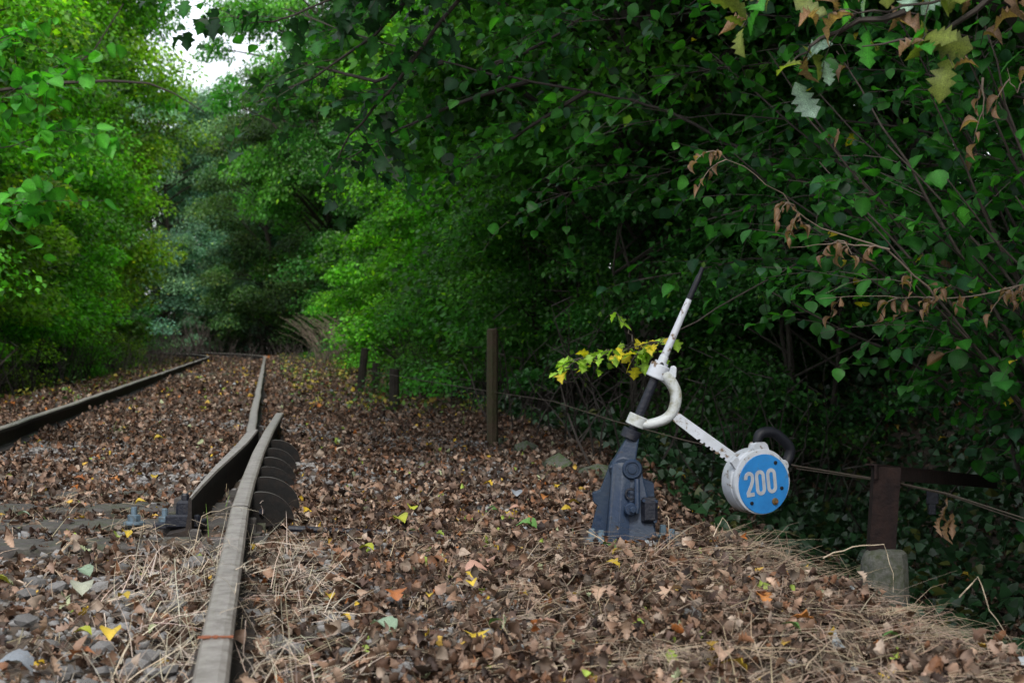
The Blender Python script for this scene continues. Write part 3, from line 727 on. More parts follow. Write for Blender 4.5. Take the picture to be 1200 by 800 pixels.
def d_near(X, Y):
    t = t_of(X, Y); s = s_of(X, Y)
    d = (1-.5*stone_density(X, Y)*(t < 1.4))*clump(X, Y)*(1-.35*(t < -.12)*(Y < 6.6))
    for i, ys in enumerate(SPITCH[:4]):
        q = Y-(ys+(X+1)*.09); d = np.where((np.abs(q) < .13) & (t < .2), d*[.75, .7, .8, .9][i], d); d = np.where((np.abs(q+.16) < .035) & (t < 0), d*.25, d)
    gap = (Y > 5.2)*(Y < 9.6)*(X > -1.22-.11*(Y-5.5))*(X < -.80-.125*(Y-5.5))
    d = np.where(gap > 0, d*.12, d); d = np.where((Y > 5.5)*(Y < 5.9)*(X > -1.42)*(X < -1.05), d*.1, d)
    return d*np.where((np.abs(t) < .05) | (np.abs(t+1.505) < .05), .0, 1)*(1-.93*(Y > 5.2)*(Y < 5.85)*(X > .22)*(X < .6))
litter_region('near_leaf_litter', 64000, 2.1, 7.0, -2.6, 2.3, curls, .013, .046, d_near, .026, .5, .03, 'thick carpet of curled brown leaves around the points and lever')
litter_region('track_leaf_litter', 70000, 6.8, 15, -3.2, 3.6, curls, .018, .048, lambda X, Y: rail_free(X, Y)*(1-.5*stone_density(X, Y))*clump(X, Y)*np.where((Y < 9.6)*(X > -1.22-.11*(Y-5.5))*(X < -.80-.125*(Y-5.5)), .15, 1), .04, .8, .02, 'brown leaves covering the track between the rails')
litter_region('far_leaf_litter', 80000, 14.5, 44, -4.6, 5, small, .035, .07, lambda X, Y: rail_free(X, Y)*(.45+.55*smooth(-.5, .3, vn(X, Y, .5, 2))), .05, .7, .06, 'distant leaves strewn along the track and its verges')
litter_region('distant_leaf_litter', 45000, 38, 64, -9, 9, small, .06, .11, None, .02, .6, .06, 'leaves strewn where the track bends away')
litter_region('bank_leaf_litter', 14000, 4, 26, 2.0, 7, small, .035, .07, None, .04, .6, .03, 'dark leaves caught on the shaded bank at the right')

litter_region('mound_leaf_litter', 8000, 2.1, 5.9, .3, 2.0, curls, .014, .038, lambda X, Y: clump(X, Y)*(1-.95*(Y > 5.0)*(X > .22)*(X < .62)), .05, 1.1, .03, 'crumpled upright leaves mixed into the dry grass heap', lift=.005)
# dry grass
def blades(name, n, y0, y1, tmin, tmax, L0, L1, wd, label, dens=None, lay=.35, tintc=(.36, .29, .215), h0=.05, cat='dry grass', zoff=0.):
    X, Y = wedge(n, y0, y1, tmin, tmax)
    if dens is not None: k = RNG.uniform(0, 1, len(X)) < dens(X, Y); X, Y = X[k], Y[k]
    n = len(X); nt_ = max(1, n//26); tid = RNG.integers(0, nt_, n); intuft = RNG.uniform(0, 1, n) < .7
    X = np.where(intuft, X[tid]+RNG.normal(0, .022, n), X); Y = np.where(intuft, Y[tid]+RNG.normal(0, .022, n), Y)
    z = ground_z(X, Y)+RNG.uniform(0, h0, n)+zoff; L = RNG.uniform(L0, L1, n)
    az = np.where(intuft, RNG.uniform(0, 2*PI, nt_)[tid]+RNG.normal(0, .55, n), RNG.uniform(0, 2*PI, n)); el = np.abs(RNG.normal(0, lay, n)); segs = 4
    p = np.stack([X, Y, z], 1); d = np.stack([np.cos(az)*np.cos(el), np.sin(az)*np.cos(el), np.sin(el)], 1)
    side = np.stack([-np.sin(az), np.cos(az), np.zeros(n)], 1)
    kink = RNG.integers(1, segs, n); drop = RNG.uniform(.1, 1.3, n)
    Vs = []
    for i in range(segs+1):
        w_ = wd*(1-.75*i/segs); Vs += [p-side*w_/2+np.array([0, 0, .0]), p+side*w_/2+np.array([0, 0, w_*.4])]
        d = d.copy(); kk = kink == i; d[kk, 2] -= drop[kk]; d[:, 2] -= .06; d += RNG.normal(0, .05, d.shape); d /= np.linalg.norm(d, axis=1)[:, None]
        p = p+d*(L/segs)[:, None]; p[:, 2] = np.maximum(p[:, 2], ground_z(p[:, 0], p[:, 1])+.008+zoff)
    Vs = np.stack(Vs, 1); nv = Vs.shape[1]
    pf = np.array([(2*i, 2*i+1, 2*i+3, 2*i+2) for i in range(segs)]).ravel()
    F = (pf[None, :]+(np.arange(n)*nv)[:, None]).ravel()
    c = np.array(tintc)*RNG.uniform(.5, 1.35, (n, 1))*RNG.uniform(.92, 1.08, (n, 3))
    me = mesh_np(name, Vs.reshape(-1, 3), F, np.full(n*segs, 4), M_straw, np.repeat(c, nv, 0))
    return tag(link(name, me), label, cat, kind='stuff')
def d_mound(X, Y):
    t = t_of(X, Y); s = s_of(X, Y); return smooth(.3, 1.0, t-.0)*(1-smooth(1.9, 2.2, t))*(1-smooth(5.2, 5.9, s))*(1-.96*(Y > 4.98)*(Y < 5.8)*(X > .2)*(X < .64))
blades('dry_grass', 15000, 2.1, 6, .2, 2.3, .08, .28, .0026, 'matted straw-coloured grass on the near right shoulder', d_mound, .24, tintc=(.24, .185, .135))
blades('dry_grass', 6000, 2.1, 5.2, -.45, .55, .08, .26, .0026, 'straw tufts leaning over the nearest rail', lambda X, Y: np.exp(-((t_of(X, Y)+.12)/.12)**2)+.7*np.exp(-((t_of(X, Y)-.15)/.10)**2), .45, (.42, .36, .29), .03)
blades('dry_grass', 3500, 2.1, 7, -2, .8, .06, .2, .0025, 'sparse dry stems scattered among the leaves', None, .3, (.33, .26, .18), .03)
blades('dry_grass', 900, 2.2, 5.2, -.10, .10, .08, .2, .0022, 'loose straws lying across the nearest rail', lambda X, Y: .35+0*X, .05, (.42, .36, .29), .004, zoff=.165)
blades('green_grass', 900, 2.1, 40, -2.6, 1.8, .05, .14, .004, 'few green grass blades in the litter', None, .7, (.09, .16, .03), .02, 'grass')
blades('verge_weeds', 9000, 16, 44, -3.6, -1.9, .05, .16, .02, 'low yellow-green weeds along the left rail', lambda X, Y: smooth(-.3, .5, vn(X, Y, .8, 5)), .8, (.16, .20, .03), .04, 'weeds')
blades('verge_weeds', 9000, 16, 50, .5, 2.2, .05, .16, .02, 'low yellow-green weeds right of the track', lambda X, Y: smooth(-.3, .5, vn(X, Y, .8, 8)), .8, (.16, .19, .04), .04, 'weeds')
# bent straws that stand out one by one
for (pts, lb) in (([(965, 653), (1000, 640), (1036, 638), (1047, 672), (1047, 694)], 'pale bent straw in front of the concrete foot'),
                  ([(1125, 700), (1146, 675), (1160, 715), (1186, 752)], 'bent straw sticking up at the far right of the heap'),
                  ([(836, 628), (847, 606), (862, 628)], 'short inverted V of straw below the counterweight'),
                  ([(780, 606), (784, 606), (785, 645)], 'upright straw in front of the lever base bolt'),
                  ([(688, 622), (735, 655), (768, 690)], 'long pale straw lying below the lever base'),
                  ([(225, 650), (237, 605), (268, 594)], 'kinked straw leaning on the rail by the cut end')):
    Yb = {965: 4.45, 1125: 3.85, 836: 5.1, 780: 5.2, 688: 4.9, 225: 5.0}[pts[0][0]]
    b = MB(); q_ = []
    for (xa, ya), (xb, yb) in zip(pts[:-1], pts[1:]):
        for k in range(3): q_.append(P(xa+(xb-xa)*k/3+random.uniform(-.8, .8), ya+(yb-ya)*k/3+random.uniform(-.8, .8)-(1.2 if k == 1 else 0), Yb+random.uniform(-.01, .01)))
    q_.append(P(*pts[-1], Yb)); b.tube(q_, [.0019*(1-.7*i/(len(q_)-1)) for i in range(len(q_))], 5)
    tag(b.build('straw', mat('straw', (.40, .33, .24), .6) if 'straw_mat' not in globals() else straw_mat), lb, 'straw')
    if 'straw_mat' not in globals(): straw_mat = bpy.data.materials['straw']

# single leaves that stand out of the litter
def leaf_obj_mesh(name, ws, col, fold, curl, seed, wob=.03, col2=None):
    v, f = leaf_proto(ws, fold, curl, wob=wob, seed=seed)
    t = np.tile(np.array(col), (len(v), 1))
    if col2 is not None:
        k = np.abs(v[:, 0]) > .1; t[k] = col2
    return mesh_np(name, v, np.concatenate([np.array(x) for x in f]), np.full(len(f), 4), M_litter_o, t, True)
Cc = dict(yellow=(.50, .36, .04), orange=(.42, .17, .05), green=(.10, .22, .06), lime=(.42, .46, .05), rust=(.30, .11, .04), tan=(.46, .31, .22), pale=(.36, .38, .30), grey=(.24, .27, .31), pink=(.44, .26, .20), mint=(.25, .35, .25))
FL = [(13, 681, 'lime', 'oval', .075, 'bright yellow-green leaf at the left edge near the sleepers'), (150, 628, 'yellow', 'oval', .07, 'yellow leaf lying just below the lone bolt'),
      (105, 674, 'mint', 'hazel', .06, 'pale green leaf at left below the sleepers'), (20, 603, 'mint', 'oval', .06, 'pale mint leaf on the mossy sleeper at the left edge'),
      (630, 618, 'green', 'hazel', .085, 'dark green leaf lying in front of the lever at its left'), (483, 597, 'lime', 'oval', .075, 'upper of two long lime leaves on the gravel'),
      (474, 610, 'lime', 'oval', .085, 'lower of two long lime leaves on the gravel'), (438, 643, 'lime', 'oval', .07, 'lime leaf right of the near rail joint, on the pebbles'),
      (553, 674, 'yellow', 'maple', .06, 'deep yellow ragged leaf in the middle of the litter'), (554, 686, 'yellow', 'oval', .05, 'small yellow leaf touching the ragged yellow one'),
      (543, 668, 'pink', 'oval', .08, 'pinkish leaf just left of the deep yellow leaves'), (571, 660, 'pink', 'oval', .09, 'long pink-brown leaf right of the deep yellow leaves'),
      (503, 700, 'yellow', 'oval', .035, 'tiny yellow leaf alone in the front litter'), (466, 701, 'rust', 'maple', .07, 'rust-brown lobed leaf in the front middle'),
      (561, 749, 'yellow', 'maple', .065, 'muted yellow leaf close to the bottom middle'), (572, 733, 'green', 'oval', .05, 'small green leaf above the bottom yellow one'),
      (461, 740, 'mint', 'hazel', .09, 'large pale silver-green leaf in the front litter'), (485, 655, 'orange', 'oak', .07, 'orange-brown lobed leaf on the stones left of centre'),
      (1160, 752, 'orange', 'oak', .10, 'orange oak leaf at the far right of the grass heap'), (900, 708, 'orange', 'oak', .085, 'larger orange leaf in the dry grass below the counterweight'),
      (958, 728, 'orange', 'maple', .07, 'orange leaf with yellow edge in the grass heap'), (878, 784, 'yellow', 'maple', .06, 'golden leaf near the bottom edge at right'),
      (846, 771, 'tan', 'oval', .07, 'tan leaf beside the golden leaf at the bottom right'), (727, 665, 'yellow', 'maple', .045, 'yellow leaf on the heap just below the lever base'),
      (717, 648, 'yellow', 'oval', .04, 'small yellow leaf at the foot of the lever'), (728, 640, 'orange', 'maple', .055, 'orange leaf touching the lever base plate'),
      (718, 645, 'green', 'oval', .06, 'small green leaf below the lever base plate'), (961, 668, 'pink', 'hazel', .07, 'pinkish round leaf on the crest of the heap'),
      (1055, 745, 'green', 'oval', .05, 'dark leaf upright in the heap at right'), (666, 588, 'yellow', 'oval', .06, 'yellow leaf in the shade left of the lever, uppermost'),
      (670, 597, 'yellow', 'hazel', .06, 'yellow leaf in the shade left of the lever, lower one'), (637, 583, 'orange', 'oval', .06, 'orange leaf in the shade left of the lever'),
      (606, 579, 'grey', 'hazel', .06, 'blue-grey leaf on the gravel left of the lever'), (585, 598, 'green', 'oval', .07, 'green leaf lying dark on the gravel left of the lever'),
      (612, 596, 'pink', 'oval', .06, 'pinkish leaf beside the dark green gravel leaf'), (422, 700, 'tan', 'oval', .07, 'tan leaf right of the near rail, in the open'),
      (388, 700, 'yellow', 'oval', .05, 'yellow leaf close to the near rail'), (128, 747, 'yellow', 'oval', .07, 'yellow leaf half under straw in the lower left'),
      (108, 743, 'lime', 'oval', .06, 'greenish-yellow leaf at the lower left'), (40, 782, 'grey', 'hazel', .09, 'blue-grey leaf in the lower left corner'),
      (96, 694, 'pale', 'oval', .11, 'long pale leaf in the left foreground'), (150, 700, 'yellow', 'oval', .045, 'small yellow leaf in the left foreground'),
      (180, 561, 'yellow', 'oval', .05, 'yellow leaf between the rails beyond the bolts'), (157, 590, 'yellow', 'oval', .06, 'yellow leaf behind the lone bolt'),
      (100, 562, 'rust', 'maple', .07, 'rust-red leaf between the rails at left'), (140, 563, 'orange', 'maple', .07, 'orange leaf between the rails beyond the bolts'),
      (117, 536, 'orange', 'oak', .08, 'orange-brown leaf farther up between the rails'), (180, 514, 'yellow', 'oval', .08, 'upright yellow leaf standing out between the rails'),
      (242, 480, 'lime', 'hazel', .12, 'light green seedling-like leaf between the far rails'), (286, 440, 'yellow', 'hazel', .17, 'bright yellow leaf by the far right rail'),
      (80, 772, 'rust', 'maple', .07, 'rust leaf in the bottom left litter'), (700, 700, 'tan', 'oak', .08, 'tan oak leaf in the middle of the heap'), (775, 700, 'tan', 'maple', .08, 'tan lobed leaf in the heap below the lever'),
      (620, 735, 'pink', 'oak', .08, 'pinkish oak leaf in the front middle'), (940, 742, 'green', 'oval', .06, 'dull green leaf in the grass heap at right')]
WS = dict(oval=W_OVAL, hazel=W_HAZEL, oak=W_OAK, maple=W_MAPLE)
cache = {}
for i, (px, py, c, sh, L_, lb) in enumerate(FL):
    key = (c, sh)
    if key not in cache: cache[key] = leaf_obj_mesh('leaf', WS[sh], Cc[c], .45, .7, i, .04, tuple(x*.72 for x in Cc[c]))
    g = G(px, py, .05 if py > 520 else .04); o = link('fallen_leaf', cache[key], g); o.scale = [L_*random.uniform(.7, .95)]*3
    o.rotation_euler = (random.uniform(.15, .55), random.uniform(-.3, .3), random.choice([PI/2, -PI/2, 0, .6])+random.uniform(-.5, .5)); tag(o, lb, 'leaf')
# 200 of the nearest brown leaves, one object each
brown = [leaf_obj_mesh('leaf', [W_OAK, W_OVAL, W_MAPLE, W_OAK][i % 4], BROWN[i % 8]*1.05, [.8, .5, -.5, 1.][i % 4], [.9, -.8, 1., -.6][(i//2) % 4], i+50, .06) for i in range(12)]
X_, Y_ = wedge(400, 2.3, 5.2, -2.0, 1.9); k = rail_free(X_, Y_) > 0; X_, Y_ = X_[k][:200], Y_[k][:200]
R_ = rotmats(len(X_), tilt=.6)
for i in range(len(X_)):
    Mx = Matrix.Translation((X_[i], Y_[i], float(ground_z(X_[i], Y_[i]))+random.uniform(.03, .055))) @ Matrix(R_[i].tolist()).to_4x4() @ Matrix.Scale(random.uniform(.028, .050), 4)
    o = link('dead_leaf', brown[i % 12], M=Mx); tag(o, 'curled brown dead leaf on top of the near litter', 'leaf', 'curled dead leaves in the foreground')

# ------------------------------------------------------------------ trees
def crown_mesh(name, seed, H, R, z0, nclump, nleaf, size, cr=.7, prof=None, yellow=.03):
    rng = np.random.default_rng(seed)
    h = z0+(H-z0)*rng.uniform(0, 1, nclump)**.95
    f = (h-z0)/(H-z0); Rh = R*(prof(f) if prof else np.sqrt(np.clip(1-((f-.35)/.68)**2, .05, 1)))
    az = rng.uniform(0, 2*PI, nclump); rr = Rh*np.sqrt(rng.uniform(.18, 1.05, nclump))
    cx, cy = rr*np.cos(az), rr*np.sin(az)
    per = nleaf//nclump; ct = rng.uniform(.5, 1.4, nclump); hue = rng.uniform(-1, 1, nclump)
    n = per*nclump; ci = np.repeat(np.arange(nclump), per)
    u = rng.normal(0, 1, (n, 3)); u /= np.linalg.norm(u, axis=1)[:, None]; u *= (rng.uniform(0, 1, n)**.45)[:, None]
    crr = cr*rng.uniform(.6, 1.3, nclump)[ci]
    px = cx[ci]+u[:, 0]*crr; py = cy[ci]+u[:, 1]*crr
    out_ = np.hypot(px, py)-rr[ci]
    pz = h[ci]+u[:, 2]*crr*.42-np.abs(u[:, 0]**2+u[:, 1]**2)*crr*.30
    pz = np.maximum(pz, .05+rng.uniform(0, .3, n))
    pos = np.stack([px, py, pz], 1)
    yaw = np.arctan2(py, px)-PI/2+rng.normal(0, 1., n)
    Rm = rotmats(n, yaw, .55, rng, bias=-.45)
    base_ = np.stack([1+.15*hue[ci], np.ones(n), 1-.2*hue[ci]], 1)*ct[ci][:, None]*rng.uniform(.35, 1.75, (n, 1))
    k = rng.uniform(0, 1, n) < yellow; base_[k] = base_[k]*np.array([2.8, 1.9, .7])
    return scatter(name, [RHOMB], pos, Rm, size*rng.uniform(.55, 1.1, n), base_, F_mid), np.stack([cx, cy, h], 1)
def trunk_mesh(name, seed, H, tips, r0, stems=1, k=7):
    r = random.Random(seed); b = MB(); T = []
    for s_ in range(stems):
        x, y = (0, 0) if stems == 1 else (r.uniform(-.3, .3), r.uniform(-.3, .3)); dx, dy = r.uniform(-.06, .06), r.uniform(-.06, .06)
        if stems > 1: dx, dy = x*.5, y*.5
        pts = []; N = 9
        for i in range(N):
            z = H*.92*i/(N-1); pts.append(Vector((x+dx*z+r.uniform(-.04, .04)*i*.4, y+dy*z+r.uniform(-.04, .04)*i*.4, z-.2 if i == 0 else z)))
        b.tube(pts, [r0*(1.3 if i == 0 else 1)*(1-.85*i/(N-1)) for i in range(N)], k); T.append(pts)
    for j, tp in enumerate(tips):
        pts = T[j % stems]; zz = max(.3, tp[2]-r.uniform(.3, .9)*math.hypot(tp[0], tp[1])*.8); i = min(len(pts)-2, int(zz/(H*.92)*(len(pts)-1))); f_ = zz/(H*.92)*(len(pts)-1)-i
        p = pts[i].lerp(pts[i+1], min(max(f_, 0), 1)); q = Vector(tp); m = p.lerp(q, .55)+Vector((0, 0, .12*(q-p).length)); rr = .012+.06*r0*(q-p).length
        b.tube([p, m, q], [rr, rr*.6, .004], 4, caps=False)
    return b
def variant(seed, H, R, z0, nc, nl, size, cr, r0, stems=1, prof=None, yellow=.03):
    cm, tips = crown_mesh('crown', seed, H, R, z0, nc, nl, size, cr, prof, yellow)
    o = trunk_mesh('trunk', seed, H, tips, r0, stems).build('trunk', M_bark); tm = o.data; bpy.data.objects.remove(o)
    return cm, tm
VAR = dict(
    bushy=variant(11, 9, 2.8, .5, 170, 110000, .095, .75, .12, 2, lambda f: .72+.28*np.sin(PI*np.clip(f*1.1, 0, 1))-.35*np.clip(f-.8, 0, 1)*2),
    tall=variant(12, 12, 3.0, .7, 200, 120000, .11, .85, .16, 1, lambda f: .6+.4*np.sin(PI*np.clip(f, 0, 1))-.2*f, .02),
    shrub=variant(13, 3.4, 1.7, .05, 70, 30000, .072, .5, .035, 5, lambda f: np.sqrt(np.clip(1.05-f*f, .05, 1)), .03),
    canopy=variant(14, 9, 3.2, 2.9, 120, 62000, .12, .8, .15, 1, lambda f: .6+.5*np.sin(PI*np.clip(f, 0, 1)), .02),
    lean=variant(15, 8, 2.6, 1.2, 110, 52000, .09, .7, .09, 3, lambda f: .5+.6*np.sin(PI*np.clip(f*.9+.1, 0, 1)), .05))
def lean_mesh(me, a):
    v = np.zeros(len(me.vertices)*3, np.float32); me.vertices.foreach_get('co', v); v = v.reshape(-1, 3)
    v[:, 0] += a*smooth(0, 4.2, v[:, 2]); me.vertices.foreach_set('co', v.ravel()); me.update()
VAR['shade_reach'] = variant(21, 9, 3.1, 2.9, 150, 85000, .12, .8, .13, 1, lambda f: .6+.5*np.sin(PI*np.clip(f, 0, 1)), .02)  # leaning crown added to shade the right side, its trunk kept aside
for m_ in VAR['shade_reach']: lean_mesh(m_, 2.7)
def tree(kind, x, y, m, label, sc_=1., rz=None, group=None, z=None, cat='tree', name=None):
    cm, tm = VAR[kind]; z = (float(ground_z(x, y)) if z is None else z)-.03
    t = empty(name or {'shrub': 'shrub'}.get(kind, 'broadleaf_tree'), (x, y, z), label, cat, group)
    rz = random.uniform(0, 6.28) if rz is None else rz
    t.rotation_euler = (0, 0, rz); t.scale = sc_ if isinstance(sc_, tuple) else (sc_, sc_, sc_)
    o = link('trunk', tm, parent=t); c = link('crown', cm, parent=t)
    c.material_slots[0].link = 'OBJECT'; c.material_slots[0].material = m
    return t
def at_ts(t, s): q = TS(t, s); return q.x, q.y
LG = 'trees lining the left side of the track'; RG = 'trees lining the right side of the track'; BG = 'trees closing the view where the track bends'
Lt = [(-6.3, 13.5, 'bushy', F_left, 1.0), (-5.2, 18.5, 'lean', F_left, 1.05), (-5.4, 22.5, 'bushy', F_left2, 1.05), (-5.0, 27.5, 'bushy', F_left, .95), (-5.4, 33, 'tall', F_left, 1.0),
      (-5.1, 38, 'tall', F_left2, 1.10), (-6.2, 43, 'tall', F_mid, 1.05), (-9.0, 20, 'tall', F_mid, 1.1), (-9.5, 29, 'tall', F_left, 1.1), (-10, 38, 'tall', F_mid, 1.2), (-12.5, 47, 'tall', F_left, 1.2), (-9.5, 48, 'bushy', F_left, 1.1), (-5.4, 41, 'canopy', F_left, (.95, .95, 1.25))]
llab = ['bright green tree filling the left edge of the photo', 'leaning many-stemmed green tree just past the left edge tree', 'yellow-green bushy tree hanging over the left rail', 'bushy green tree in the middle of the left row', 'taller bright green tree in the left row',
        'yellow-green tree low over the far left rail', 'dark tall tree at the far end of the left row', 'tall dark tree behind the left edge trees', 'tall bright tree rising behind the left row', 'tall dark tree rising behind the far left row', 'tall tree far left beyond the bend', 'bushy tree inside the left bend of the track', 'high crowned bright tree at the left edge of the sky gap']
for (t_, s_, k_, m_, c_), lb in zip(Lt, llab): tree(k_, *at_ts(t_, s_), m_, lb, c_, group=LG)
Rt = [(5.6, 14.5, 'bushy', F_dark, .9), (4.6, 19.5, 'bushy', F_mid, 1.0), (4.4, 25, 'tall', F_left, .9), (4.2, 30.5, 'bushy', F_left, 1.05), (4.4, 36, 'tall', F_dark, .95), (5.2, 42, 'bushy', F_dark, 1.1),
      (8.8, 17, 'tall', F_dark, 1.1), (9, 25, 'tall', F_mid, 1.15), (8.6, 34, 'tall', F_dark, 1.15), (7.2, 9.8, 'bushy', F_dark, .95), (8.4, 5.5, 'tall', F_dark, 1.0), (3.6, 48, 'tall', F_dark, 1.0), (2.1, 50, 'canopy', F_mid, (1.05, 1.05, 1.5)), (6.4, 10.8, 'shade_reach', F_dark, 1), (5.9, 6.4, 'shade_reach', F_dark, 1), (6.4, 16, 'shade_reach', F_dark, (1, 1, 1.15)),
      (5.4, 4.6, 'canopy', F_dark, .95), (6.9, 13.2, 'shade_reach', F_dark, 1.1), (3.6, 14.5, 'canopy', F_mid, .95), (5.2, -.5, 'canopy', F_dark, 1.0)]  # leaning trees and the two nearest canopies are added for shade
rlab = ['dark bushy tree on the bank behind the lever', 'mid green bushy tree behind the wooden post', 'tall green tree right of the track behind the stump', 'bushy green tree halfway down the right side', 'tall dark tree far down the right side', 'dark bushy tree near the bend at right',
        'tall dark tree high on the bank at right', 'tall green tree behind the right row', 'tall dark tree behind the far right row', 'dark bushy tree on the bank at the right edge', 'tall dark tree at the extreme right', 'tall dark tree where the right row meets the bend', 'high crowned tree leaning over the bend, right of the patch of sky', 'spreading tree added to shade the ivy beyond the lever', 'spreading tree added to shade the hazel and the rusty post', 'spreading tree added to shade the verge behind the wooden post',
        'spreading tree added for shade, its boughs over the lever from the right', 'spreading tree added to shade the ivy bank behind the lever', 'spreading tree leaning over the verge beyond the wooden post', 'unseen spreading tree beside the camera, added for shade at the right']
for (t_, s_, k_, m_, c_), lb in zip(Rt, rlab): tree(k_, *at_ts(t_, s_), m_, lb, c_, group=RG, rz=PI+.15 if k_ == 'shade_reach' else None)
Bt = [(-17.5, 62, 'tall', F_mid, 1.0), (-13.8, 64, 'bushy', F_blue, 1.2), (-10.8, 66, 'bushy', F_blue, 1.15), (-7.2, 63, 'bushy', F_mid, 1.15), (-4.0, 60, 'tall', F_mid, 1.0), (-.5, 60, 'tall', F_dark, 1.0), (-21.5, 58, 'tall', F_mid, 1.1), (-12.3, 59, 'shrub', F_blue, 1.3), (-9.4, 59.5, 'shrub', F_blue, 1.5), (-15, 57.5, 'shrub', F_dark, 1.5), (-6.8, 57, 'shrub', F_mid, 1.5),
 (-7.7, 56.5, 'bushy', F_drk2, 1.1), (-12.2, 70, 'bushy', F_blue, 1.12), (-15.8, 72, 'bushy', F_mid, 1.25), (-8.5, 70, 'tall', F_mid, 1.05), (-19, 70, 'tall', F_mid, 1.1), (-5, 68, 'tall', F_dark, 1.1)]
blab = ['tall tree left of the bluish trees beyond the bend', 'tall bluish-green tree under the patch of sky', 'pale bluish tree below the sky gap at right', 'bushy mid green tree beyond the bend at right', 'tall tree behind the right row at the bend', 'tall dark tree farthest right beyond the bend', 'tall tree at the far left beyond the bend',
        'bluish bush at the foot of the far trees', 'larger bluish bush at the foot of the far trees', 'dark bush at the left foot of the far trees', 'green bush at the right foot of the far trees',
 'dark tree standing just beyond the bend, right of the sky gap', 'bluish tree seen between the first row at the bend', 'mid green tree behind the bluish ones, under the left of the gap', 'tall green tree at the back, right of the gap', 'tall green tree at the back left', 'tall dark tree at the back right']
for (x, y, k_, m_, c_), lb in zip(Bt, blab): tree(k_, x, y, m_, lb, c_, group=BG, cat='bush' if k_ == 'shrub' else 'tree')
SG = 'bushes under the trees beside the track'
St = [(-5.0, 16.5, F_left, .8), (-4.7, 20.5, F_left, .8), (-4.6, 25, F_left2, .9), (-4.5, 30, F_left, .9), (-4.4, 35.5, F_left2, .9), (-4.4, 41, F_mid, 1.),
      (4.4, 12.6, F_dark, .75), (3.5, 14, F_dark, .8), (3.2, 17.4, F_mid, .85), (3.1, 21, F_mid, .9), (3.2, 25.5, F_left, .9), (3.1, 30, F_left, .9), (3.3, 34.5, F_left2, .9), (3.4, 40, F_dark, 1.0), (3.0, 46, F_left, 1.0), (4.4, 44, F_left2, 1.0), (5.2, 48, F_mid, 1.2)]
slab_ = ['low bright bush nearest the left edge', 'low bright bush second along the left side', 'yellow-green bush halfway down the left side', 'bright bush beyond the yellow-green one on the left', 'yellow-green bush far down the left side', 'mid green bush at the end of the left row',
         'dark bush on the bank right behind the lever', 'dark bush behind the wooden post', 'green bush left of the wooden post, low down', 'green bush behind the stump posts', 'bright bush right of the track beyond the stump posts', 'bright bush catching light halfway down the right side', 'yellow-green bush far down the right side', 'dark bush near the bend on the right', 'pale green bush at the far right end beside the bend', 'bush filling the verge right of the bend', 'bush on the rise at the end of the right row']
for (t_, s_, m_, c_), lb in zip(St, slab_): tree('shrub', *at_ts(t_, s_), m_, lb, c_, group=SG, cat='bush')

# dark twiggy undergrowth and dead weeds at the feet of the trees
def twigs(name, pts, n, L0, L1, r, m, label, cat, up=1.0, leaf=None):
    b = MB(); r_ = random.Random(len(name)+n)
    for i in range(n):
        x, y = pts(r_); z = float(ground_z(x, y)); L_ = r_.uniform(L0, L1); d = Vector((r_.uniform(-.5, .5), r_.uniform(-.5, .5), up)).normalized(); p = Vector((x, y, z)); q = [p]
        for k in range(3): d = (d+Vector((r_.uniform(-.25, .25), r_.uniform(-.25, .25), -.08))).normalized(); p = p+d*L_/3; q.append(p)
        b.tube(q, [r, r*.8, r*.6, r*.3], 3, caps=False)
        for k in range(3):
            a = q[1+k % 3]; dd_ = Vector((r_.uniform(-1, 1), r_.uniform(-1, 1), r_.uniform(0, .8))).normalized(); b.tube([a, a+dd_*L_*.2], [r*.5, r*.3], 3, caps=False)
    return tag(b.build(name, m), label, cat, kind='stuff')
twigs('undergrowth', lambda r: at_ts(r.uniform(-4.6, -2.9), r.uniform(13, 46)), 900, .3, 1.1, .010, M_twig, 'dark dead stems tangled under the left trees', 'undergrowth')
twigs('undergrowth', lambda r: at_ts(r.uniform(1.9, 4.0), r.uniform(9, 46)), 800, .3, 1.1, .009, M_twig, 'dark dead stems tangled under the right trees', 'undergrowth')
twigs('undergrowth', lambda r: (r.uniform(-24, 0), r.uniform(55, 59)), 1000, .4, 1.6, .022, M_twig, 'dark stems below the far trees beyond the bend', 'undergrowth')
twigs('dead_weeds', lambda r: at_ts(r.uniform(-2.9, -1.9) if r.random() < .55 else (r.uniform(.3, 1.6) if r.random() < .7 else r.uniform(-.9, -.2)), r.uniform(27, 46)), 240, .2, .75, .008, M_twig, 'dark dead weed stalks standing along the far rails', 'weeds')
def drybush(x, y, label):
    t = empty('dry_bush', (x, y, float(ground_z(x, y))), label, 'bush'); b = MB(); r_ = random.Random(5)
    for i in range(75):
        a = r_.uniform(0, 2*PI); d = Vector((math.cos(a)*.6, math.sin(a)*.6, r_.uniform(1.0, 2.8))).normalized(); p = Vector((r_.uniform(-.4, .4), r_.uniform(-.4, .4), 0)); q = [p]
        for k in range(5): d = (d+Vector((math.cos(a)*.12, math.sin(a)*.12, -.12))).normalized(); p = p+d*r_.uniform(.25, .42); q.append(p)
        b.tube(q, [.010, .009, .008, .006, .005, .003], 3, caps=False)
    b.build('stem', M_drytwig, t)
    return t
x, y = at_ts(1.8, 43); drybush(x, y, 'pale leafless tangle of dry stems right of the far rail')
x, y = at_ts(2.3, 38); drybush(x, y, 'nearer pale tangle of bare arching stems at the right verge')

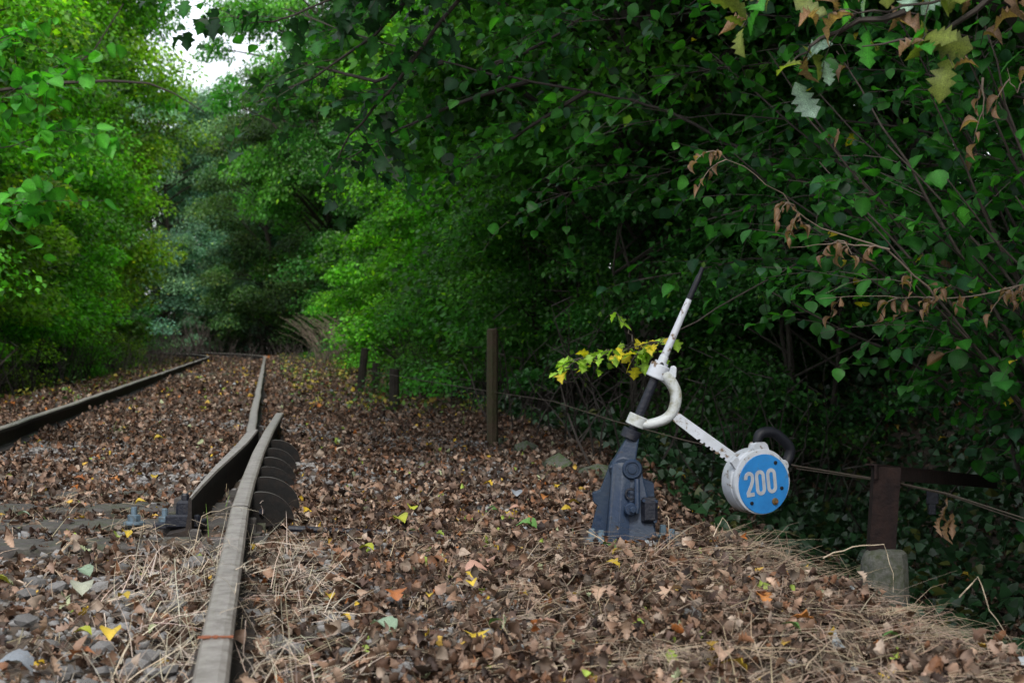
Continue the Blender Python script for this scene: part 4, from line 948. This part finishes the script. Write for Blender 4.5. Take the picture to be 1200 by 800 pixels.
# low green and yellow plants on the verges
def verge(name, n, y0, y1, t0, t1, cen, label):
    X, Y = wedge(n, y0, y1, t0, t1); k = RNG.uniform(0, 1, len(X)) < smooth(-.1, .5, vn(X, Y, 1.1, cen)); X, Y = X[k], Y[k]; n = len(X)
    c = np.array([(.10, .20, .03), (.26, .27, .04), (.06, .13, .03), (.34, .27, .05)])[RNG.integers(0, 4, n)]*RNG.uniform(.6, 1.2, (n, 1))
    me = scatter(name, [RHOMB], np.stack([X, Y, ground_z(X, Y)+RNG.uniform(.02, .16, n)], 1), rotmats(n, tilt=.6), RNG.uniform(.035, .075, n), c, M_litter)
    tag(link(name, me), label, 'weeds', kind='stuff')
verge('verge_plants', 9000, 15, 46, -3.7, -1.8, 5, 'patchy yellow-green plants outside the left rail')
verge('verge_plants', 22000, 15, 56, .35, 5.5, 8, 'patchy yellow-green plants right of the track')

# ivy on the bank
X_, Y_ = wedge(85000, 4.0, 30, 2.25, 8.2, margin=1.25); n = len(X_)
hgt = RNG.uniform(0, .28, n)*(.4+.6*smooth(-.6, .8, vn(X_, Y_, 1.3, 3)))
iv = (np.array([(0, 0, 0), (.45, .15, .02), (.30, .5, .05), (0, 1, -.05), (-.30, .5, .05), (-.45, .15, .02)]), [(0, 1, 2, 3), (0, 3, 4, 5)])
tint = RNG.uniform(.5, 1.7, (n, 1))*np.ones((1, 3)); kk = RNG.uniform(0, 1, n) < .08; tint[kk] = tint[kk]*np.array([3., 1.2, .8])
yaw = RNG.uniform(0, 2*PI, n)
me = scatter('ivy', [iv], np.stack([X_, Y_, ground_z(X_, Y_)+hgt], 1), rotmats(n, yaw, .7, bias=-.4), RNG.uniform(.04, .075, n), tint, F_ivy)
tag(link('ivy', me), 'dark glossy ivy covering the bank behind the lever', 'ivy', kind='stuff')

# ------------------------------------------------------------------ near branches with leaves one can tell apart
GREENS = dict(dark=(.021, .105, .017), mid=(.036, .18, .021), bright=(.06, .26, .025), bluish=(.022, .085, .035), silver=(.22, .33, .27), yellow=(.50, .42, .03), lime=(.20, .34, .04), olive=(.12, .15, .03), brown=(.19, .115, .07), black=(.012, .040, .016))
lm_cache = {}
def lmesh(col, sh, v):
    k = (col, sh, v)
    if k not in lm_cache:
        if col == 'brown': vs, f = leaf_proto([x*.55 for x in WS[sh]], 1.5, .9, wob=.04, seed=v)
        else: vs, f = leaf_proto(WS[sh], [.2, .35, .1][v % 3], [.3, .5, .15][v % 3], wob=.015, seed=v)
        lm_cache[k] = mesh_np('leaf', vs, np.concatenate([np.array(x) for x in f]), np.full(len(f), 4), F_leafobj, np.array(GREENS[col])[None, :]*np.where(np.arange(len(vs)) % 3 == 1, 1.45, .85)[:, None], True)
    return lm_cache[k]
def in_view(p, m=40):
    if p.y < .5: return False
    px = 600+p.x*FPX/p.y; py = 394+(CZ-p.z)*FPX/p.y; return -m < px < 1200+m and -m < py < 800+m
def leafy(name, label, cat, stems, leaf_len, cols, shape, twig_n, twig_L, per_twig, nobj, seed, m_stem=M_twig, r0=.012, droop=.25, group=None, tw_r=.0022, bare=0.0, tilt=.6, pitch=-.45):
    """stems: list of 3D polylines"""
    r = random.Random(seed); base_ = Vector(stems[0][0]); t = empty(name, base_, label, cat, group); L_ = []
    tw = MB()
    for st in stems:
        pts = [Vector(p) for p in st]
        # resample with slight wobble
        q = []
        for a, c in zip(pts[:-1], pts[1:]):
            for k in range(4): q.append(a.lerp(c, k/4)+Vector([r.uniform(-.008, .008) for _ in range(3)]))
        q.append(pts[-1]); N = len(q); b = MB(); b.tube([p-base_ for p in q], [r0*(1-.8*i/(N-1)) for i in range(N)], 6); b.build('stem', m_stem, t, sm=True)
        cum = [0]
        for a, c in zip(q[:-1], q[1:]): cum.append(cum[-1]+(c-a).length)
        for j in range(max(1, int(twig_n*cum[-1]))):
            f = (bare+(1-bare)*r.random()); d_ = f*cum[-1]; i = max(k for k in range(N) if cum[k] <= d_+1e-9); i = min(i, N-2)
            p = q[i].lerp(q[i+1], (d_-cum[i])/max(cum[i+1]-cum[i], 1e-6)); ax = (q[i+1]-q[i]).normalized()
            d = (ax*r.uniform(.2, .9)+Vector((r.uniform(-1, 1), r.uniform(-1, 1), r.uniform(-.5, .55)))).normalized(); TL = twig_L*r.uniform(.5, 1.3); pp = [p]; nseg = 4
            for k in range(nseg): d = (d+Vector((r.uniform(-.25, .25), r.uniform(-.25, .25), -droop*.5+r.uniform(-.1, .1)))).normalized(); pp.append(pp[-1]+d*TL/nseg)
            tw.tube([x-base_ for x in pp], [tw_r, tw_r*.9, tw_r*.8, tw_r*.6, tw_r*.4], 3, caps=False)
            for k in range(per_twig):
                f2 = (k+1)/per_twig*nseg; i2 = min(nseg-1, int(f2)); lp_ = pp[i2].lerp(pp[i2+1], min(1, f2-i2)); yaw = math.atan2(d.y, d.x)-PI/2+(1 if k % 2 else -1)*r.uniform(.4, 1.3)
                rot = Matrix.Rotation(yaw, 3, 'Z') @ Matrix.Rotation(r.gauss(pitch, tilt), 3, 'X') @ Matrix.Rotation(r.gauss(0, tilt), 3, 'Y')
                L_.append((lp_-base_, rot, leaf_len*r.uniform(.5, 1.3), r.choices([c for c, w_ in cols], [w_ for c, w_ in cols])[0]))
    tag(tw.build('twig', m_stem, t), kind='stuff')
    L_.sort(key=lambda x: (-(x[2]/(x[0]+base_).y) if in_view(x[0]+base_) else 1))
    for i, (p, rot, sz, c) in enumerate(L_[:nobj]):
        if not in_view(p+base_): break
        link('leaf', lmesh(c, shape, i % 3), parent=t, M=Matrix.Translation(p) @ rot.to_4x4() @ Matrix.Scale(sz, 4))
    rest = L_[min(nobj, sum(in_view(x[0]+base_) for x in L_)):]
    if rest:
        pr_ = [leaf_proto(WS[shape], f_, c_, seed=s_) for f_, c_, s_ in ((.2, .3, 1), (.35, .5, 2), (.1, .15, 3))]
        me = scatter('foliage', pr_, np.array([tuple(x[0]) for x in rest]), np.array([[list(rw) for rw in x[1]] for x in rest]), np.array([x[2] for x in rest]), np.array([GREENS[x[3]] for x in rest])*RNG.uniform(.7, 1.3, (len(rest), 1)), F_leafobj, True)
        o = link('foliage', me, parent=t); o['kind'] = 'stuff'
    return t
# hazel at the right: stems fan up and left from a stool beyond the right edge
def hz(p0, ctrl): return [p0]+ctrl
r = random.Random(3); stems = []
H0 = Vector((2.75, 6.9, float(ground_z(2.75, 6.9))-.08))
tg = [(1120, 130, 6.4), (1050, 60, 6.8), (960, 110, 6.6), (900, 60, 7.0), (1000, 200, 6.2), (940, 260, 6.5), (1080, 260, 6.0), (1010, 320, 6.3), (860, 180, 7.1), (1150, 60, 6.0), (1180, 180, 5.8), (1090, 380, 6.2), (1140, 300, 5.7), (830, 60, 7.4), (1040, 0, 6.6), (900, 340, 7.0)]
for (px, py, Y) in tg:
    e = P(px, py, Y); b0 = H0+Vector((r.uniform(-.25, .4), r.uniform(-.4, .5), 0)); m1 = b0.lerp(e, .3)+Vector((.05, 0, .30)); m2 = b0.lerp(e, .65)+Vector((0, 0, .22)); stems.append([b0, m1, m2, e])
leafy('hazel_bush', 'broad-leaved hazel fanning dark stems in from the right edge', 'bush', stems, .060, [('dark', 7), ('mid', 4), ('bright', .6), ('bluish', 2), ('yellow', .1)], 'hazel', 10, .42, 8, 300, 31, r0=.014, droop=.2, bare=.22)
bare_stems = []
for (px, py, Y) in ((1150, 20, 5.9), (1090, 110, 6.0), (1040, 170, 6.1), (980, 60, 6.3), (1110, 210, 5.8), (1170, 120, 5.6), (960, 190, 6.3), (1010, 250, 6.0), (1060, 320, 5.9), (930, 120, 6.5), (1130, 60, 5.7), (1190, 230, 5.6)):
    e = P(px, py, Y); b0 = H0+Vector((r.uniform(-.35, .2), r.uniform(-.7, .1), 0)); bare_stems.append([b0, b0.lerp(e, .35)+Vector((.05, 0, .22)), b0.lerp(e, .7)+Vector((0, 0, .16)), e])
leafy('hazel_bush', 'nearly bare brown stems crossing one another at the right edge, before the leafy hazel', 'bush', bare_stems, .07, [('dark', 3), ('mid', 3), ('brown', .6)], 'hazel', 2.2, .3, 4, 90, 41, m_stem=mat('hazel_bark', (.055, .042, .035), .8, noise=(18, (.09, .075, .065), .45, .7)), r0=.013, droop=.2, bare=.4)
stems = []
for (px0, py0, px, py, Y) in ((1230, 120, 760, 90, 7.6), (1230, 180, 700, 150, 8.2), (1230, 60, 640, 30, 8.0), (1240, 240, 820, 260, 7.9), (1240, 20, 800, -10, 7.2), (1230, 320, 740, 330, 8.4), (1230, 200, 640, 230, 8.8)):
    a, c = P(px0, py0, 7.4), P(px, py, Y); stems.append([Vector((3.3, 7.7, float(ground_z(3.3, 7.7))-.05)), Vector((2.95, 7.6, .5)), a, a.lerp(c, .35)+Vector((0, 0, .10)), a.lerp(c, .7)+Vector((0, 0, .10)), c])
leafy('hazel_bush', 'dim hazel boughs reaching left behind the lever tip', 'bush', stems, .066, [('dark', 6), ('mid', 4), ('bluish', 2), ('bright', .5), ('yellow', .15)], 'hazel', 14, .5, 7, 200, 32, r0=.010, droop=.2)
# long dark bough across the upper middle
bough = [Vector((4.4, 8.6, .4)), Vector((3.0, 8.4, 1.0)), P(1010, 260, 8.2), P(930, 205, 8.2), P(850, 165, 8.3), (P(780, 128, 8.4)), P(700, 110, 8.5), P(600, 92, 8.7), P(520, 73, 8.9), P(420, 42, 9.1), P(330, 10, 9.3)]
side1 = [P(620, 95, 8.7), P(540, 120, 8.9), P(470, 150, 9.1), P(400, 190, 9.3)]
side2 = [P(565, 84, 8.8), P(640, 50, 8.9), P(710, 5, 9.0)]
side3 = [P(690, 108, 8.5), P(620, 150, 8.7), P(545, 195, 8.9)]
side4 = [P(520, 73, 8.9), P(440, 95, 9.0), P(370, 80, 9.1), P(290, 110, 9.2)]
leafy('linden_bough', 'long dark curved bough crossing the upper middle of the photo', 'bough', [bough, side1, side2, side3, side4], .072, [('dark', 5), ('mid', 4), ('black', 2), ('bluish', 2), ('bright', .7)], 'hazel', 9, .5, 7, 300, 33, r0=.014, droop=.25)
# dark overhanging maple boughs at upper left centre
st = [[Vector((3.4, 9.6, 5.2)), Vector((1.4, 8.8, 4.0)), P(520, -60, 8.0), P(420, -10, 8.0), P(320, 25, 8.1), P(262, 28, 8.2)], [P(520, -40, 8.0), P(440, 40, 8.2), P(370, 90, 8.3), P(300, 120, 8.4)], [P(560, -30, 8.2), P(470, 90, 8.3), P(410, 160, 8.5), P(380, 210, 8.6)]]
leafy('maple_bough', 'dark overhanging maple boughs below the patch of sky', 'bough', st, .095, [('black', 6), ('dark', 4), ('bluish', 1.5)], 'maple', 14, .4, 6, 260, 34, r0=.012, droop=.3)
# oak sprays, near, top right
st = [[Vector((4.7, 4.1, 3.3)), Vector((3.2, 4.0, 2.4)), P(1330, -40, 3.9), P(1180, -15, 3.95), P(1060, 10, 4.0), P(985, 20, 4.05)], [P(1180, -15, 3.95), P(1100, 40, 4.0), P(1010, 55, 4.0)], [P(1060, 10, 4.0), P(960, 45, 4.1), P(930, 70, 4.1)], [P(1330, -40, 3.9), P(1080, -60, 4.0), P(960, -20, 4.1), P(870, 0, 4.1)]]
leafy('oak_branch', 'near oak branch with silvery and olive lobed leaves in the top right corner', 'branch', st, .095, [('silver', 3), ('olive', 4), ('mid', 3), ('brown', 1.6), ('bright', 1)], 'oak', 9, .16, 4, 120, 35, r0=.009, droop=.5, tilt=.8)
# twig with withered leaves
st = [[Vector((2.75, 6.6, .1)), Vector((2.35, 6.0, .8)), P(1215, 330, 5.6), P(1110, 352, 5.6), P(1040, 345, 5.6), P(960, 350, 5.6)], [P(1100, 352, 5.6), P(1040, 290, 5.5), P(960, 270, 5.5), P(900, 215, 5.4), P(840, 175, 5.4)], [P(1040, 290, 5.5), P(985, 285, 5.5), P(925, 290, 5.5)]]
leafy('withered_twig', 'pale twig hung with curled withered brown leaves left of the hazel', 'branch', st, .042, [('brown', 1)], 'oval', 11, .11, 4, 140, 36, m_stem=M_drytwig, r0=.004, droop=.9, tilt=.5, pitch=-1.2)
st = [[P(1250, -60, 4.6), P(1215, 70, 4.9), P(1190, 110, 4.9), P(1180, 80, 4.9)], [P(1150, 90, 4.9), P(1152, 140, 4.9)]]
leafy('withered_twig', 'short hanging cluster of withered leaves under the oak branch', 'branch', st, .05, [('brown', 1)], 'oval', 16, .08, 3, 30, 37, m_stem=M_drytwig, r0=.004, droop=1.2, tilt=.5, pitch=-1.2)
# yellow sprig by the lever
st = [[Vector((2.2, 8.0, 1.5)), P(860, 350, 7.1), P(775, 400, 6.8), P(745, 405, 6.8), P(715, 412, 6.8), P(670, 424, 6.8)], [P(740, 404, 6.8), P(738, 385, 6.8), P(728, 376, 6.8)]]
leafy('yellow_sprig', 'sprig of yellowing leaves hanging just left of the lever handle', 'branch', st, .055, [('yellow', 2), ('lime', 4)], 'maple', 16, .08, 2, 40, 38, r0=.004, droop=.5, tilt=.6, bare=.84)
# bright sprig at far left
st = [[Vector((-6.6, 11.2, 1.6)), Vector((-4.4, 9.8, 1.9)), P(-40, 130, 9), P(10, 110, 9), P(60, 80, 9.1)], [Vector((-4.4, 9.8, 1.9)), P(-40, 180, 9), P(20, 170, 9), P(70, 150, 9)], [Vector((-4.4, 9.8, 1.9)), P(-40, 230, 9), P(10, 240, 9), P(60, 235, 9.)], [Vector((-4.4, 9.8, 1.9)), P(-40, 60, 9), P(20, 40, 9), P(50, 60, 9)]]
leafy('bright_sprig', 'spray of large bright green round leaves at the left edge', 'branch', st, .085, [('bright', 5), ('mid', 2)], 'hazel', 22, .35, 6, 150, 39, r0=.006, droop=.1, tilt=.7)
# thin bare bough hanging over the left rail
b = MB(); b.tube([Vector((-8.0, 17.5, 1.8)), Vector((-6.8, 17.2, 2.7)), P(-30, 110, 17), P(60, 98, 17), P(130, 95, 17), (P(175, 98, 17)), P(205, 110, 17), P(240, 132, 17)], [.034, .028, .022, .019, .016, .012, .008, .004], 6); b.tube([P(60, 98, 17), P(110, 60, 17), P(145, 5, 17)], [.015, .010, .006], 5)
tag(b.build('bare_bough', M_twig), 'thin dark bough arching from the left trees toward the sky gap', 'bough')
# dead leaves snagged on the wire
t = empty('snagged_leaves', P(1110, 578, 5.66), 'crumpled brown dead leaves hanging from the wire at right', 'leaf')
for k, (dx, dy, sz, a) in enumerate(((0, 0, .03, 0), (-8, 22, .07, .3), (6, 18, .09, -.2), (2, 26, .085, .9), (-2, 10, .06, 2.))):
    p = P(1110+dx, 582+dy, 5.66+.01*k)-t.location; link('leaf', lmesh('brown', 'oak', k % 3), parent=t, M=Matrix.Translation(p) @ Matrix.Rotation(a, 4, 'Z') @ Matrix.Rotation(-1.4, 4, 'X') @ Matrix.Scale(sz, 4))
